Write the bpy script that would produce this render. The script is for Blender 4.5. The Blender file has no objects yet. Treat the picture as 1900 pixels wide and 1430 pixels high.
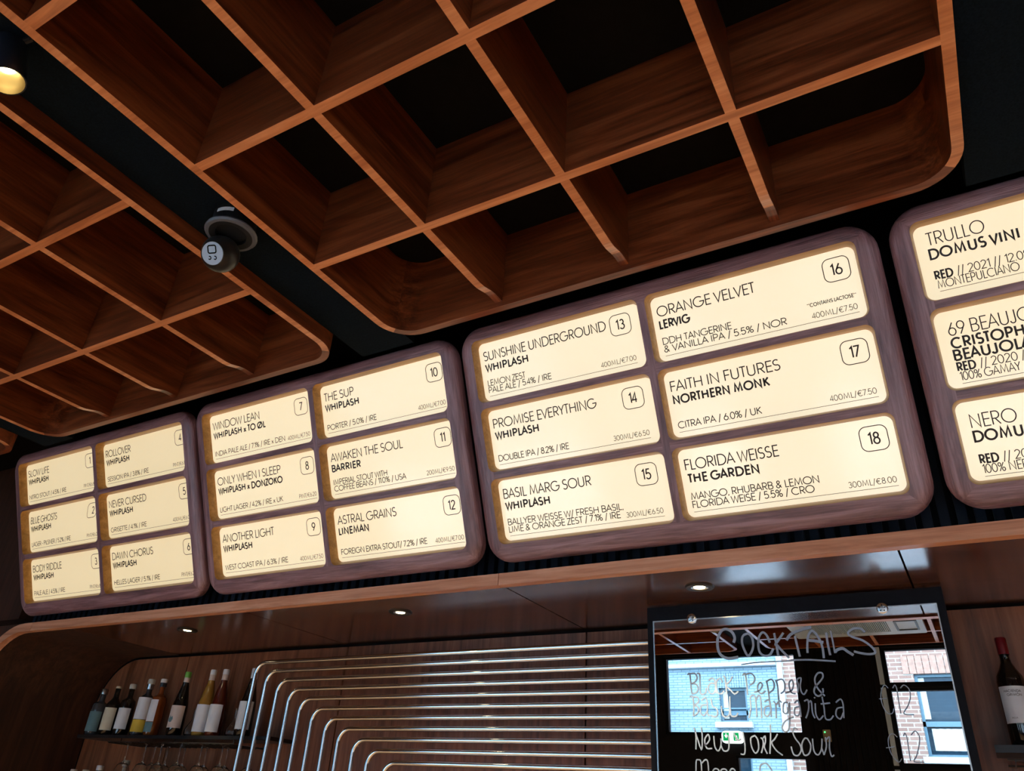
import bpy, bmesh, math, random
from mathutils import Vector, Matrix
random.seed(7)
S = bpy.context.scene
C = S.collection
# ------------------------------------------------------------------ camera
# the camera stands at the origin, 1.6 m above the floor (floor at z = -1.6)
cd = bpy.data.cameras.new('camera')
cam = bpy.data.objects.new('camera', cd)
C.objects.link(cam)
R = Matrix(((0.8672692, 0.2024612, 0.4548115), (0.4942507, -0.4596547, -0.7378576), (0.0596687, 0.8647121, -0.4987109)))
cam.matrix_world = R.to_4x4()
cd.sensor_fit = 'HORIZONTAL'
cd.sensor_width = 36.0
cd.lens = 36.0 * 1415.83 / 1900.0
cd.clip_start = 0.02
S.camera = cam
# ------------------------------------------------------------------ world, light, exposure
w = bpy.data.worlds.new('overcast_sky')
S.world = w
w.use_nodes = True
bg = w.node_tree.nodes['Background']
bg.inputs[0].default_value = (0.60, 0.80, 1.0, 1)
bg.inputs[1].default_value = 17.0
S.view_settings.view_transform = 'Standard'
S.view_settings.look = 'None'
S.view_settings.gamma = 1.0
S.view_settings.use_curve_mapping = False
S.view_settings.exposure = 0.25
S.cycles.use_denoising = True
S.cycles.max_bounces = 10
S.cycles.diffuse_bounces = 5
S.cycles.glossy_bounces = 5
S.cycles.transmission_bounces = 8
S.cycles.transparent_max_bounces = 12
S.cycles.caustics_refractive = False
S.cycles.caustics_reflective = False
S.cycles.sample_clamp_indirect = 6.0
RX0, RX1, RY0, RY1, FZ, CZ = -6.2, 3.9, -2.05, 3.12, -1.6, 1.87
WINDOWS = [(-5.7, -2.95, -1.4, 1.54), (-2.69, -1.43, .837, 1.54), (-2.05, -1.43, -1.4, .67), (-.705, 1.5, 1.232, 1.54),
           (-.705, 1.5, .61, 1.208), (-.705, 1.5, -1.4, .58), (1.85, 3.7, -1.4, 1.54)]
for i, (x0, x1, z0, z1) in enumerate(WINDOWS):          # portals that guide daylight sampling in the window openings
    L = bpy.data.lights.new('daylight_portal', 'AREA')
    L.shape = 'RECTANGLE'; L.size = x1 - x0; L.size_y = z1 - z0
    L.cycles.is_portal = True
    o = bpy.data.objects.new('daylight_portal', L); C.objects.link(o)
    o.location = ((x0 + x1) / 2, RY0 - .12, (z0 + z1) / 2)
    o.rotation_euler = (math.radians(90), 0, 0)
# warm can spots; all but the first are added to light the room (their cans are built further down)
CAN_SPOTS = [(-1.71, .41, 1.45, (-.30, -.17, .94)), (-1.78, -.75, 1.45, (0, .1, 1)), (.62, .2, 1.45, (0, .1, 1)), (-4.0, .3, 1.45, (0, .1, 1)), (-4.0, -.7, 1.45, (0, .1, 1)), (2.0, .2, 1.45, (0, .1, 1))]
CAN_POWER = 200
DOWN_POWER = 26
PANEL_E = 0.84

# ------------------------------------------------------------------ materials
def new_mat(name):
    m = bpy.data.materials.new(name); m.use_nodes = True
    return m, m.node_tree, m.node_tree.nodes['Principled BSDF']

def plain(name, col, rough=.5, metal=0, noise=.06, nscale=30, emit=0, coat=0, trans=0, ior=1.45, spec=.5):
    m, t, b = new_mat(name)
    b.inputs['Roughness'].default_value = rough
    b.inputs['Metallic'].default_value = metal
    b.inputs['Coat Weight'].default_value = coat
    b.inputs['Coat Roughness'].default_value = .06
    b.inputs['Transmission Weight'].default_value = trans
    b.inputs['IOR'].default_value = ior
    b.inputs['Specular IOR Level'].default_value = spec
    tc = t.nodes.new('ShaderNodeTexCoord'); n = t.nodes.new('ShaderNodeTexNoise')
    n.inputs['Scale'].default_value = nscale; n.inputs['Detail'].default_value = 4
    t.links.new(tc.outputs['Object'], n.inputs['Vector'])
    r = t.nodes.new('ShaderNodeValToRGB')
    r.color_ramp.elements[0].position = .3; r.color_ramp.elements[1].position = .7
    r.color_ramp.elements[0].color = tuple(max(0, c * (1 - noise)) for c in col) + (1,)
    r.color_ramp.elements[1].color = tuple(min(1, c * (1 + noise)) for c in col) + (1,)
    t.links.new(n.outputs[0], r.inputs[0]); t.links.new(r.outputs[0], b.inputs['Base Color'])
    if emit:
        t.links.new(r.outputs[0], b.inputs['Emission Color']); b.inputs['Emission Strength'].default_value = emit
    return m

def wood(name, dark, mid, light, axis=0, rough=.35, bump=.08, scale=1.0, coat=0.0, stretch=14, spec=.5):
    m, t, b = new_mat(name)
    N, K = t.nodes.new, t.links.new
    tc = N('ShaderNodeTexCoord'); oi = N('ShaderNodeObjectInfo')
    add = N('ShaderNodeVectorMath'); add.operation = 'ADD'
    mul = N('ShaderNodeMath'); mul.operation = 'MULTIPLY'; mul.inputs[1].default_value = 17.0
    K(oi.outputs['Random'], mul.inputs[0])
    K(tc.outputs['Object'], add.inputs[0]); K(mul.outputs[0], add.inputs[1])
    mp = N('ShaderNodeMapping'); s = [stretch * scale] * 3; s[axis] = 1.1 * scale
    mp.inputs['Scale'].default_value = s
    K(add.outputs[0], mp.inputs['Vector'])
    n1 = N('ShaderNodeTexNoise'); n1.inputs['Scale'].default_value = 1.6; n1.inputs['Detail'].default_value = 7
    n1.inputs['Roughness'].default_value = .62; n1.inputs['Distortion'].default_value = .7
    K(mp.outputs[0], n1.inputs['Vector'])
    mp2 = N('ShaderNodeMapping'); s2 = [70 * scale] * 3; s2[axis] = 3.0 * scale; mp2.inputs['Scale'].default_value = s2
    K(add.outputs[0], mp2.inputs['Vector'])
    n2 = N('ShaderNodeTexNoise'); n2.inputs['Scale'].default_value = 2.0; n2.inputs['Detail'].default_value = 4
    K(mp2.outputs[0], n2.inputs['Vector'])
    mx = N('ShaderNodeMath'); mx.operation = 'MULTIPLY_ADD'; mx.inputs[1].default_value = .3
    K(n2.outputs[0], mx.inputs[0]); K(n1.outputs[0], mx.inputs[2])
    r = N('ShaderNodeValToRGB'); e = r.color_ramp.elements
    e[0].position = .46; e[0].color = dark + (1,); e[1].position = .84; e[1].color = light + (1,)
    k = e.new(.64); k.color = mid + (1,)
    K(mx.outputs[0], r.inputs[0]); K(r.outputs[0], b.inputs['Base Color'])
    bp = N('ShaderNodeBump'); bp.inputs['Strength'].default_value = bump; bp.inputs['Distance'].default_value = .004
    K(n2.outputs[0], bp.inputs['Height']); K(bp.outputs[0], b.inputs['Normal'])
    b.inputs['Roughness'].default_value = rough
    b.inputs['Specular IOR Level'].default_value = spec
    b.inputs['Coat Weight'].default_value = coat; b.inputs['Coat Roughness'].default_value = .3 if name.startswith('walnut') else .15
    return m

def brick(name, c1, c2, mortar, bumps=.4, bw=.16, bh=.052):
    m, t, b = new_mat(name); N, K = t.nodes.new, t.links.new
    tc = N('ShaderNodeTexCoord'); mp = N('ShaderNodeMapping')
    mp.inputs['Rotation'].default_value = (math.radians(90), 0, 0)
    K(tc.outputs['Object'], mp.inputs['Vector'])
    br = N('ShaderNodeTexBrick'); br.inputs['Scale'].default_value = 1.0
    br.inputs['Brick Width'].default_value = bw; br.inputs['Row Height'].default_value = bh
    br.inputs['Mortar Size'].default_value = .006; br.inputs['Color1'].default_value = c1 + (1,)
    br.inputs['Color2'].default_value = c2 + (1,); br.inputs['Mortar'].default_value = mortar + (1,)
    K(mp.outputs[0], br.inputs['Vector']); K(br.outputs['Color'], b.inputs['Base Color'])
    bp = N('ShaderNodeBump'); bp.inputs['Strength'].default_value = bumps; bp.inputs['Distance'].default_value = .01; bp.invert = True
    K(br.outputs['Fac'], bp.inputs['Height']); K(bp.outputs[0], b.inputs['Normal'])
    b.inputs['Roughness'].default_value = .85
    return m

def thin_glass(name):
    m, t, b = new_mat(name); N, K = t.nodes.new, t.links.new
    t.nodes.remove(b); out = t.nodes['Material Output']
    tr = N('ShaderNodeBsdfTransparent'); tr.inputs[0].default_value = (.95, .98, 1, 1)
    gl = N('ShaderNodeBsdfGlossy'); gl.inputs['Roughness'].default_value = .02
    fr = N('ShaderNodeFresnel'); fr.inputs[0].default_value = 1.35
    mx = N('ShaderNodeMixShader'); K(fr.outputs[0], mx.inputs[0]); K(tr.outputs[0], mx.inputs[1]); K(gl.outputs[0], mx.inputs[2])
    K(mx.outputs[0], out.inputs['Surface'])
    return m

CW = dict(rough=.30, bump=.05, coat=.25)
M_COFX = wood('mahogany_along_x', (.068, .015, .005), (.170, .040, .013), (.30, .085, .028), 0, **CW)
M_COFY = wood('mahogany_along_y', (.068, .015, .005), (.170, .040, .013), (.30, .085, .028), 1, **CW)
M_UNDERLIT = wood('coffer_underside_lit', (.44, .150, .055), (.62, .235, .095), (.78, .34, .155), 0, rough=.28, bump=.03, coat=.4)  # lighter copy of the mahogany: light from below put into the underside colour
M_WALH = wood('walnut_rail', (.11, .055, .062), (.235, .122, .138), (.40, .235, .26), 0, rough=.42, bump=.6, scale=1.6, coat=.35)
M_WALV = wood('walnut_stile', (.11, .055, .062), (.235, .122, .138), (.40, .235, .26), 2, rough=.42, bump=.6, scale=1.6, coat=.35)
M_POCK = wood('amber_lipping', (.27, .125, .026), (.40, .20, .045), (.54, .28, .075), 0, rough=.35, bump=.02)
M_TRIM = wood('ledge_oak', (.46, .185, .10), (.66, .31, .18), (.82, .45, .29), 0, rough=.4, bump=.08)
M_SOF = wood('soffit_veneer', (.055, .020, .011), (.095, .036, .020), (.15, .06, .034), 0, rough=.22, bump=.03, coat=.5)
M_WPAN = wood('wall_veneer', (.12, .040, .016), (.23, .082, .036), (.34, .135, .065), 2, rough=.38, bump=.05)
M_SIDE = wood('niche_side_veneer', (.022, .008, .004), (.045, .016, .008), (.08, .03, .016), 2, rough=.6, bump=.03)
M_BLACK = plain('matt_black', (.0035, .0035, .0045), .8, noise=.3, spec=.15)
M_CHAN = plain('channel_black', (.005, .009, .014), .8, noise=.3, nscale=200, spec=.04)
M_SLAT = plain('slat_black', (.008, .011, .019), .5, noise=.2, spec=.3)
M_BLKM = plain('black_metal', (.015, .016, .018), .32, noise=.1)
M_FRAMEB = plain('black_frame_paint', (.005, .006, .010), .6, noise=.2, spec=.2)
M_CHROME = plain('chrome', (.82, .84, .86), .10, 1, noise=.01)
M_STEEL = plain('brushed_steel', (.6, .6, .6), .25, 1, noise=.03)
M_MIRROR = plain('mirror_silver', (.86, .90, .94), .0, 1, noise=.0)
M_GOLD = plain('gold_reflector', (.46, .37, .18), .42, 1, noise=.02)
M_INK = plain('black_print', (.022, .018, .012), .5, noise=.05)
M_PEN = plain('chalk_pen', (.31, .39, .52), .5, noise=.05)
M_WHITE = plain('white_plastic', (.75, .77, .8), .4, noise=.02)
M_LABEL = plain('paper_white', (.72, .75, .80), .6, noise=.03)
M_CREAM = plain('paper_cream', (.68, .63, .48), .6, noise=.03)
M_PINK = plain('paper_blush', (.66, .55, .50), .6, noise=.03)
M_YELL = plain('paper_yellow', (.70, .50, .05), .6, noise=.03)
M_TEAL = plain('paper_teal', (.12, .22, .24), .6, noise=.05)
M_GREEN = plain('green_cap', (.20, .55, .10), .45, noise=.03)
M_RED = plain('red_capsule', (.15, .006, .01), .35, noise=.05)
M_CORK = plain('cream_stopper', (.62, .58, .48), .5, noise=.05)
M_DARKG = plain('dark_bottle_glass', (.008, .007, .006), .06, noise=.05, coat=.5)
M_AMBER = plain('amber_spirit', (.20, .045, .008), .06, noise=.05, coat=.5)
M_ROSE = plain('dark_rose_wine', (.09, .014, .007), .06, noise=.05, coat=.5)
M_YWINE = plain('yellow_wine', (.32, .17, .03), .06, noise=.05, coat=.5)
M_GREYL = plain('smoky_bottle', (.05, .055, .06), .06, noise=.05, coat=.5)
M_GLASS = plain('clear_glass', (.97, .98, 1), .0, trans=1, noise=0, ior=1.45)
M_ACW = plain('cool_white_metal', (.50, .62, .74), .35, noise=.02)
M_PANE = thin_glass('window_glass')
M_CREAMP = []
for i, c in enumerate([(.93, .74, .42), (.99, .82, .52), (1.0, .86, .60), (1.0, .84, .55)]):
    m, t, b = new_mat('lit_cream_panel_%s' % 'abcd'[i])
    b.inputs['Base Color'].default_value = (.55, .5, .4, 1); b.inputs['Roughness'].default_value = .12
    tc = t.nodes.new('ShaderNodeTexCoord'); n = t.nodes.new('ShaderNodeTexNoise'); n.inputs['Scale'].default_value = 3
    t.links.new(tc.outputs['Object'], n.inputs['Vector'])
    r = t.nodes.new('ShaderNodeValToRGB'); r.color_ramp.elements[0].color = tuple(v * .95 for v in c) + (1,); r.color_ramp.elements[1].color = c + (1,)
    t.links.new(n.outputs[0], r.inputs[0]); t.links.new(r.outputs[0], b.inputs['Emission Color'])
    b.inputs['Emission Strength'].default_value = PANEL_E * (.72, .80, .82, .80)[i]
    M_CREAMP.append(m)
M_LAMP = plain('lamp_glow', (1.0, .80, .45), .5, noise=0, emit=14)
M_SIGNLIT = plain('lit_white_sign', (.9, 1, .93), .4, noise=0, emit=1.2)
M_SIGNG = plain('lit_green_sign', (.0, .42, .12), .4, noise=0, emit=.8)
M_FLOOR = wood('floor_oak', (.38, .25, .15), (.52, .36, .22), (.62, .45, .30), 1, rough=.5)
M_BRW = brick('painted_blue_brick', (.095, .140, .160), (.115, .158, .175), (.048, .082, .102), bw=.13, bh=.036)
M_BRR = brick('red_brick', (.105, .048, .031), (.135, .070, .048), (.20, .185, .165))
M_SOLD = plain('soldier_course_brick', (.18, .095, .065), .85, noise=.2, nscale=20)
M_SILL = plain('pale_stone', (.24, .27, .29), .7, noise=.05)
M_DGL = plain('dark_window_glass', (.008, .018, .026), .08, noise=.1, spec=.12)
M_BFRM = plain('blue_grey_paint', (.035, .075, .095), .5, noise=.05)
M_CURT = plain('white_curtain', (.28, .29, .27), .8, noise=.05)
M_LBLUE = plain('pale_blue_paint', (.45, .62, .85), .5, noise=.03)
M_ASPH = plain('street_paving', (.46, .45, .44), .9, noise=.2)

# ------------------------------------------------------------------ mesh helpers
class MB:
    def __init__(s): s.v = []; s.f = []; s.m = []; s.sm = []
    def add(s, vs, fs, mi=0, smooth=False):
        b = len(s.v); s.v += [tuple(v) for v in vs]
        for f in fs: s.f.append([b + i for i in f]); s.m.append(mi); s.sm.append(smooth)
    def box(s, x0, x1, y0, y1, z0, z1, mi=0):
        s.add([(x0, y0, z0), (x1, y0, z0), (x1, y1, z0), (x0, y1, z0), (x0, y0, z1), (x1, y0, z1), (x1, y1, z1), (x0, y1, z1)],
              [(0, 3, 2, 1), (4, 5, 6, 7), (0, 1, 5, 4), (1, 2, 6, 5), (2, 3, 7, 6), (3, 0, 4, 7)], mi)
    def lathe(s, prof, c=(0, 0, 0), axis=None, seg=24, mi=0, cap=True, smooth=True):
        q = Vector((0, 0, 1)).rotation_difference(Vector(axis).normalized()) if axis else None
        vs = []
        for r, z in prof:
            for k in range(seg):
                a = 2 * math.pi * k / seg
                p = Vector((max(r, 1e-5) * math.cos(a), max(r, 1e-5) * math.sin(a), z))
                if q: p = q @ p
                vs.append(p + Vector(c))
        fs = []
        for i in range(len(prof) - 1):
            for k in range(seg):
                k2 = (k + 1) % seg
                fs.append((i * seg + k, i * seg + k2, (i + 1) * seg + k2, (i + 1) * seg + k))
        s.add(vs, fs, mi, smooth)
        if cap:
            n = len(prof) - 1; b = len(s.v) - len(vs)
            s.f.append([b + k for k in range(seg - 1, -1, -1)]); s.m.append(mi); s.sm.append(False)
            s.f.append([b + n * seg + k for k in range(seg)]); s.m.append(mi); s.sm.append(False)
    def tube(s, pts, r, seg=12, mi=0, cap=True):
        pts = [Vector(p) for p in pts]; n = len(pts); vs = []
        t0 = (pts[1] - pts[0]).normalized()
        up = Vector((0, 1, 0)) if abs(t0.y) < .9 else Vector((1, 0, 0))
        for i, p in enumerate(pts):
            t = ((pts[min(i + 1, n - 1)] - p).normalized() + (p - pts[max(i - 1, 0)]).normalized())
            t.normalize(); a = t.cross(up).normalized(); b = a.cross(t).normalized(); up = b
            for k in range(seg):
                th = 2 * math.pi * k / seg
                vs.append(p + a * r * math.cos(th) + b * r * math.sin(th))
        fs = [(i * seg + k, i * seg + (k + 1) % seg, (i + 1) * seg + (k + 1) % seg, (i + 1) * seg + k) for i in range(n - 1) for k in range(seg)]
        s.add(vs, fs, mi, True)
        if cap:
            b = len(s.v) - len(vs)
            s.f.append([b + k for k in range(seg - 1, -1, -1)]); s.m.append(mi); s.sm.append(False)
            s.f.append([b + (n - 1) * seg + k for k in range(seg)]); s.m.append(mi); s.sm.append(False)
    def ext(s, loop, d, mi=0, smooth=False, ends=True):
        """extrude a closed loop of 3-D points by vector d"""
        n = len(loop); d = Vector(d)
        s.add([Vector(p) for p in loop] + [Vector(p) + d for p in loop], [(i, (i + 1) % n, n + (i + 1) % n, n + i) for i in range(n)], mi, smooth)
        if ends:
            b = len(s.v) - 2 * n
            s.f.append([b + i for i in range(n - 1, -1, -1)]); s.m.append(mi); s.sm.append(False)
            s.f.append([b + n + i for i in range(n)]); s.m.append(mi); s.sm.append(False)
    def ring(s, outer, inner, d, mi=0):
        """closed band between two matching loops, extruded by d"""
        n = len(outer); d = Vector(d); o = [Vector(p) for p in outer]; q = [Vector(p) for p in inner]
        vs = o + q + [p + d for p in o] + [p + d for p in q]
        fs = []
        for i in range(n):
            j = (i + 1) % n
            fs += [(i, j, n + j, n + i), (2 * n + i, 3 * n + i, 3 * n + j, 2 * n + j), (i, 2 * n + i, 2 * n + j, j), (n + i, n + j, 3 * n + j, 3 * n + i)]
        s.add(vs, fs, mi)
    def build(s, name, mats, parent=None, fix=True):
        me = bpy.data.meshes.new(name); me.from_pydata(s.v, [], s.f)
        if not isinstance(mats, (list, tuple)): mats = [mats]
        for m in mats: me.materials.append(m)
        me.polygons.foreach_set('material_index', s.m)
        me.polygons.foreach_set('use_smooth', s.sm)
        if fix:
            bm = bmesh.new(); bm.from_mesh(me); bmesh.ops.recalc_face_normals(bm, faces=bm.faces); bm.to_mesh(me); bm.free()
        me.update()
        if any(s.sm): me.set_sharp_from_angle(angle=math.radians(38))
        return link(name, me, parent)
def link(name, data, parent=None):
    o = bpy.data.objects.new(name, data); C.objects.link(o)
    if parent: o.parent = parent
    return o
def empty(name, loc=(0, 0, 0), rot=(0, 0, 0)):
    o = bpy.data.objects.new(name, None); C.objects.link(o); o.location = loc; o.rotation_euler = rot
    o.empty_display_size = .05
    return o
def tag(o, label, cat, group=None):
    o['label'] = label; o['category'] = cat
    if group: o['group'] = group
    return o
def struct(o): o['kind'] = 'structure'; return o
def boxo(name, x0, x1, y0, y1, z0, z1, mat, parent=None):
    b = MB(); b.box(x0, x1, y0, y1, z0, z1); return b.build(name, mat, parent, fix=False)
def rrect(x0, x1, z0, z1, r, y=0, seg=6, plane='xz'):
    pts = []
    for cx, cz, a0 in ((x1 - r, z1 - r, 0), (x0 + r, z1 - r, 90), (x0 + r, z0 + r, 180), (x1 - r, z0 + r, 270)):
        for k in range(seg + 1):
            a = math.radians(a0 + 90 * k / seg)
            p = (cx + r * math.cos(a), cz + r * math.sin(a))
            pts.append((p[0], y, p[1]) if plane == 'xz' else (p[0], p[1], y))
    return pts

def split(o, name=None):
    """loose pieces of a part become parts of their own"""
    bm = bmesh.new(); bm.from_mesh(o.data); bm.verts.ensure_lookup_table(); seen = {}; comps = []
    for v in bm.verts:
        if v.index in seen: continue
        st = [v]; seen[v.index] = len(comps); comp = []
        while st:
            a = st.pop(); comp.append(a.index)
            for e in a.link_edges:
                q = e.other_vert(a)
                if q.index not in seen: seen[q.index] = len(comps); st.append(q)
        comps.append(comp)
    faces = [[] for _ in comps]
    for f in bm.faces: faces[seen[f.verts[0].index]].append(([v.index for v in f.verts], f.material_index, f.smooth))
    co = [v.co.copy() for v in bm.verts]; bm.free(); nm = name or o.name.split('.')[0]; par = o.parent; mats = list(o.data.materials); out = []
    for comp, fl in zip(comps, faces):
        mp = {i: k for k, i in enumerate(comp)}; m = MB()
        for f, mi, sm in fl: m.f.append([mp[i] for i in f]); m.m.append(mi); m.sm.append(sm)
        m.v = [tuple(co[i]) for i in comp]
        out.append(m.build(nm, mats, par, fix=False))
    bpy.data.objects.remove(o)
    return out

# ------------------------------------------------------------------ stroke lettering (own drawn alphabet)
def arc(cx, cy, rx, ry, a0, a1, n=12):
    return [(cx + rx * math.cos(math.radians(a0 + (a1 - a0) * k / n)), cy + ry * math.sin(math.radians(a0 + (a1 - a0) * k / n))) for k in range(n + 1)]
G = {}
G['A'] = (.72, [[(0, 0), (.36, 1), (.72, 0)], [(.12, .33), (.60, .33)]])
G['B'] = (.54, [[(0, 0), (0, 1), (.27, 1)] + arc(.27, .76, .22, .24, 90, -90, 8) + [(0, .52)], [(.27, .52)] + arc(.29, .26, .25, .26, 90, -90, 8) + [(0, 0)]])
G['C'] = (.82, [arc(.48, .5, .48, .5, 48, 312, 18)])
G['D'] = (.74, [[(0, 0), (0, 1), (.27, 1)] + arc(.27, .5, .47, .5, 90, -90, 14) + [(0, 0), (0, .1)]])
G['E'] = (.46, [[(.46, 1), (0, 1), (0, 0), (.46, 0)], [(0, .52), (.43, .52)]])
G['F'] = (.43, [[(.43, 1), (0, 1), (0, 0)], [(0, .52), (.40, .52)]])
G['G'] = (.94, [arc(.48, .5, .48, .5, 50, 360, 20) + [(.56, .5)]])
G['H'] = (.62, [[(0, 0), (0, 1)], [(.62, 0), (.62, 1)], [(0, .52), (.62, .52)]])
G['I'] = (.0, [[(0, 0), (0, 1)]])
G['J'] = (.36, [[(.36, 1), (.36, .2)] + arc(.18, .18, .18, .18, 0, -180, 8)])
G['K'] = (.55, [[(0, 0), (0, 1)], [(.50, 1), (.0, .48)], [(.12, .60), (.55, 0)]])
G['L'] = (.40, [[(0, 1), (0, 0), (.40, 0)]])
G['M'] = (.84, [[(0, 0), (.12, 1), (.42, .12), (.72, 1), (.84, 0)]])
G['N'] = (.64, [[(0, 0), (0, 1), (.64, 0), (.64, 1)]])
G['O'] = (.98, [arc(.49, .5, .49, .5, 90, 450, 26)])
G['P'] = (.50, [[(0, 0), (0, 1), (.25, 1)] + arc(.25, .73, .25, .27, 90, -90, 8) + [(0, .46)]])
G['Q'] = (.98, [arc(.49, .5, .49, .5, 90, 450, 26), [(.6, .3), (.95, 0)]])
G['R'] = (.52, [[(0, 0), (0, 1), (.25, 1)] + arc(.25, .73, .25, .27, 90, -90, 8) + [(0, .46)], [(.2, .46), (.52, 0)]])
G['S'] = (.50, [arc(.25, .75, .23, .25, 40, 250, 10) + [(.30, .49)] + arc(.25, .26, .25, .26, 70, -145, 11)])
G['T'] = (.50, [[(0, 1), (.50, 1)], [(.25, 1), (.25, 0)]])
G['U'] = (.58, [[(0, 1), (0, .29)] + arc(.29, .29, .29, .29, 180, 360, 10) + [(.58, 1)]])
G['V'] = (.64, [[(0, 1), (.32, 0), (.64, 1)]])
G['W'] = (.96, [[(0, 1), (.24, 0), (.48, .95), (.72, 0), (.96, 1)]])
G['X'] = (.58, [[(0, 0), (.56, 1)], [(.02, 1), (.58, 0)]])
G['Y'] = (.58, [[(0, 1), (.29, .45), (.58, 1)], [(.29, .45), (.29, 0)]])
G['Z'] = (.52, [[(0, 1), (.50, 1), (0, 0), (.52, 0)]])
G['0'] = (.56, [arc(.28, .5, .28, .5, 90, 450, 20)])
G['1'] = (.20, [[(0, .82), (.2, 1), (.2, 0)]])
G['2'] = (.50, [arc(.25, .74, .24, .26, 165, -35, 10) + [(0, 0), (.50, 0)]])
G['3'] = (.48, [arc(.23, .76, .20, .24, 150, -70, 10) + [(.2, .52)], [(.2, .52)] + arc(.23, .27, .25, .27, 80, -155, 11)])
G['4'] = (.52, [[(.38, 0), (.38, 1), (0, .27), (.52, .27)]])
G['5'] = (.50, [[(.44, 1), (.10, 1), (.04, .55)] + arc(.24, .31, .26, .31, 130, -150, 12)])
G['6'] = (.54, [[(.36, 1), (.05, .44)], arc(.27, .29, .27, .29, 90, 450, 16)])
G['7'] = (.48, [[(0, 1), (.48, 1), (.12, 0)]])
G['8'] = (.50, [arc(.25, .77, .20, .23, 90, 450, 14), arc(.25, .27, .25, .27, 90, 450, 16)])
G['9'] = (.54, [[(.18, 0), (.49, .56)], arc(.27, .71, .27, .29, 90, 450, 16)])
G['/'] = (.30, [[(0, -.18), (.30, 1.08)]])
G['%'] = (.74, [arc(.17, .78, .16, .21, 90, 450, 12), arc(.57, .21, .16, .21, 90, 450, 12), [(.10, 0), (.64, 1)]])
G['.'] = (.06, [[(.03, 0), (.03, .09)]])
G[','] = (.10, [[(.08, .09), (.02, -.14)]])
G['-'] = (.26, [[(0, .42), (.26, .42)]])
G["'"] = (.03, [[(0, 1), (0, .8)]])
G['*'] = (.22, [[(.11, .75), (.11, 1)], [(0, .82), (.22, .94)], [(0, .94), (.22, .82)]])
G['&'] = (.62, [[(.60, 0), (.14, .66)] + arc(.27, .80, .16, .20, 200, -60, 10) + [(.10, .44)] + arc(.22, .24, .22, .24, 120, 290, 8) + [(.56, .40)]])
G['\u20ac'] = (.72, [arc(.46, .5, .36, .5, 48, 312, 16), [(0, .6), (.55, .6)], [(0, .42), (.5, .42)]])
G['\u00d8'] = (.98, [arc(.49, .5, .49, .5, 90, 450, 26), [(.08, -.05), (.90, 1.05)]])
G['\u00d3'] = (.98, [arc(.49, .5, .49, .5, 90, 450, 26), [(.45, 1.12), (.6, 1.3)]])
G['x'] = (.42, [[(0, 0), (.40, .62)], [(.02, .62), (.42, 0)]])

def ribbon(pts, wd):
    """flat 2-D ribbon along a polyline: verts, quads"""
    P = [Vector(p) for p in pts]; n = len(P); closed = (P[0] - P[-1]).length < 1e-6
    vs = []
    for i in range(n):
        if closed: a, b = P[(i - 1) % n if i else n - 2], P[(i + 1) % n if i < n - 1 else 1]
        else: a, b = P[max(i - 1, 0)], P[min(i + 1, n - 1)]
        d1 = (P[i] - a); d2 = (b - P[i])
        d1 = d1.normalized() if d1.length > 1e-9 else d2.normalized()
        d2 = d2.normalized() if d2.length > 1e-9 else d1
        n1 = Vector((-d1.y, d1.x)); n2 = Vector((-d2.y, d2.x)); m = n1 + n2
        if m.length < .3: m = n1
        m.normalize(); k = 1 / max(.42, m.dot(n1))
        e = Vector((0, 0))
        vs += [P[i] + m * wd * .5 * k, P[i] - m * wd * .5 * k]
    return vs, [(2 * i, 2 * i + 1, 2 * i + 3, 2 * i + 2) for i in range(n - 1)]

SL = dict.fromkeys('BDEFHIKLMNPRU', 1.0); SR = dict.fromkeys('HIMNU', 1.0)
SL.update(dict.fromkeys('CGOQS02356891\u00d8\u00d3%&\u20ac', .55)); SR.update(dict.fromkeys('CGOQS0235689\u00d8\u00d3DBPR%&1\u20ac', .55))
SL.update(dict.fromkeys('AVWYTXZJ74', .15)); SR.update(dict.fromkeys('AVWYTXZKE4', .2)); SR['J'] = 1.0; SR['7'] = .2; SR['L'] = .1; SR['F'] = .2
def adv(ch, tr):
    return .30 if ch == ' ' else G[ch][0] + tr * (SL.get(ch, .5) + SR.get(ch, .5))
def text_w(t, h, sx, tr):
    return (sum(adv(c, tr) for c in t) - tr * (SL.get(t[0], .5) + SR.get(t[-1], .5))) * h * sx
def text(mb, t, x, z, h, wt, sx=.95, tr=.13, fit=None, right=False, put=None, skew=0):
    """lettering; put maps flat (u, v) to 3-D"""
    if fit: sx *= fit / text_w(t, h, sx, tr)
    if right: x -= text_w(t, h, sx, tr)
    x -= tr * SL.get(t[0], .5) * h * sx
    for ch in t:
        if ch == ' ': x += .30 * h * sx; continue
        gw, st = G[ch]; xa = x + tr * SL.get(ch, .5) * h * sx
        for poly in st:
            vs, fs = ribbon([(xa + px * h * sx + skew * py * h, z + py * h) for px, py in poly], wt * h)
            mb.add([put(v.x, v.y) for v in vs], fs)
        x += adv(ch, tr) * h * sx
    return x

# ------------------------------------------------------------------ the room shell
struct(boxo('floor', RX0 - .1, RX1 + .1, RY0 - .1, RY1 + .2, FZ - .1, FZ, M_FLOOR))
struct(boxo('ceiling', RX0 - .1, RX1 + .1, RY0 - .1, RY1 + .2, CZ, CZ + .1, M_BLACK))
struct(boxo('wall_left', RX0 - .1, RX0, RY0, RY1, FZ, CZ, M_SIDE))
struct(boxo('wall_right', RX1, RX1 + .1, RY0, RY1, FZ, CZ, M_SIDE))
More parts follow.
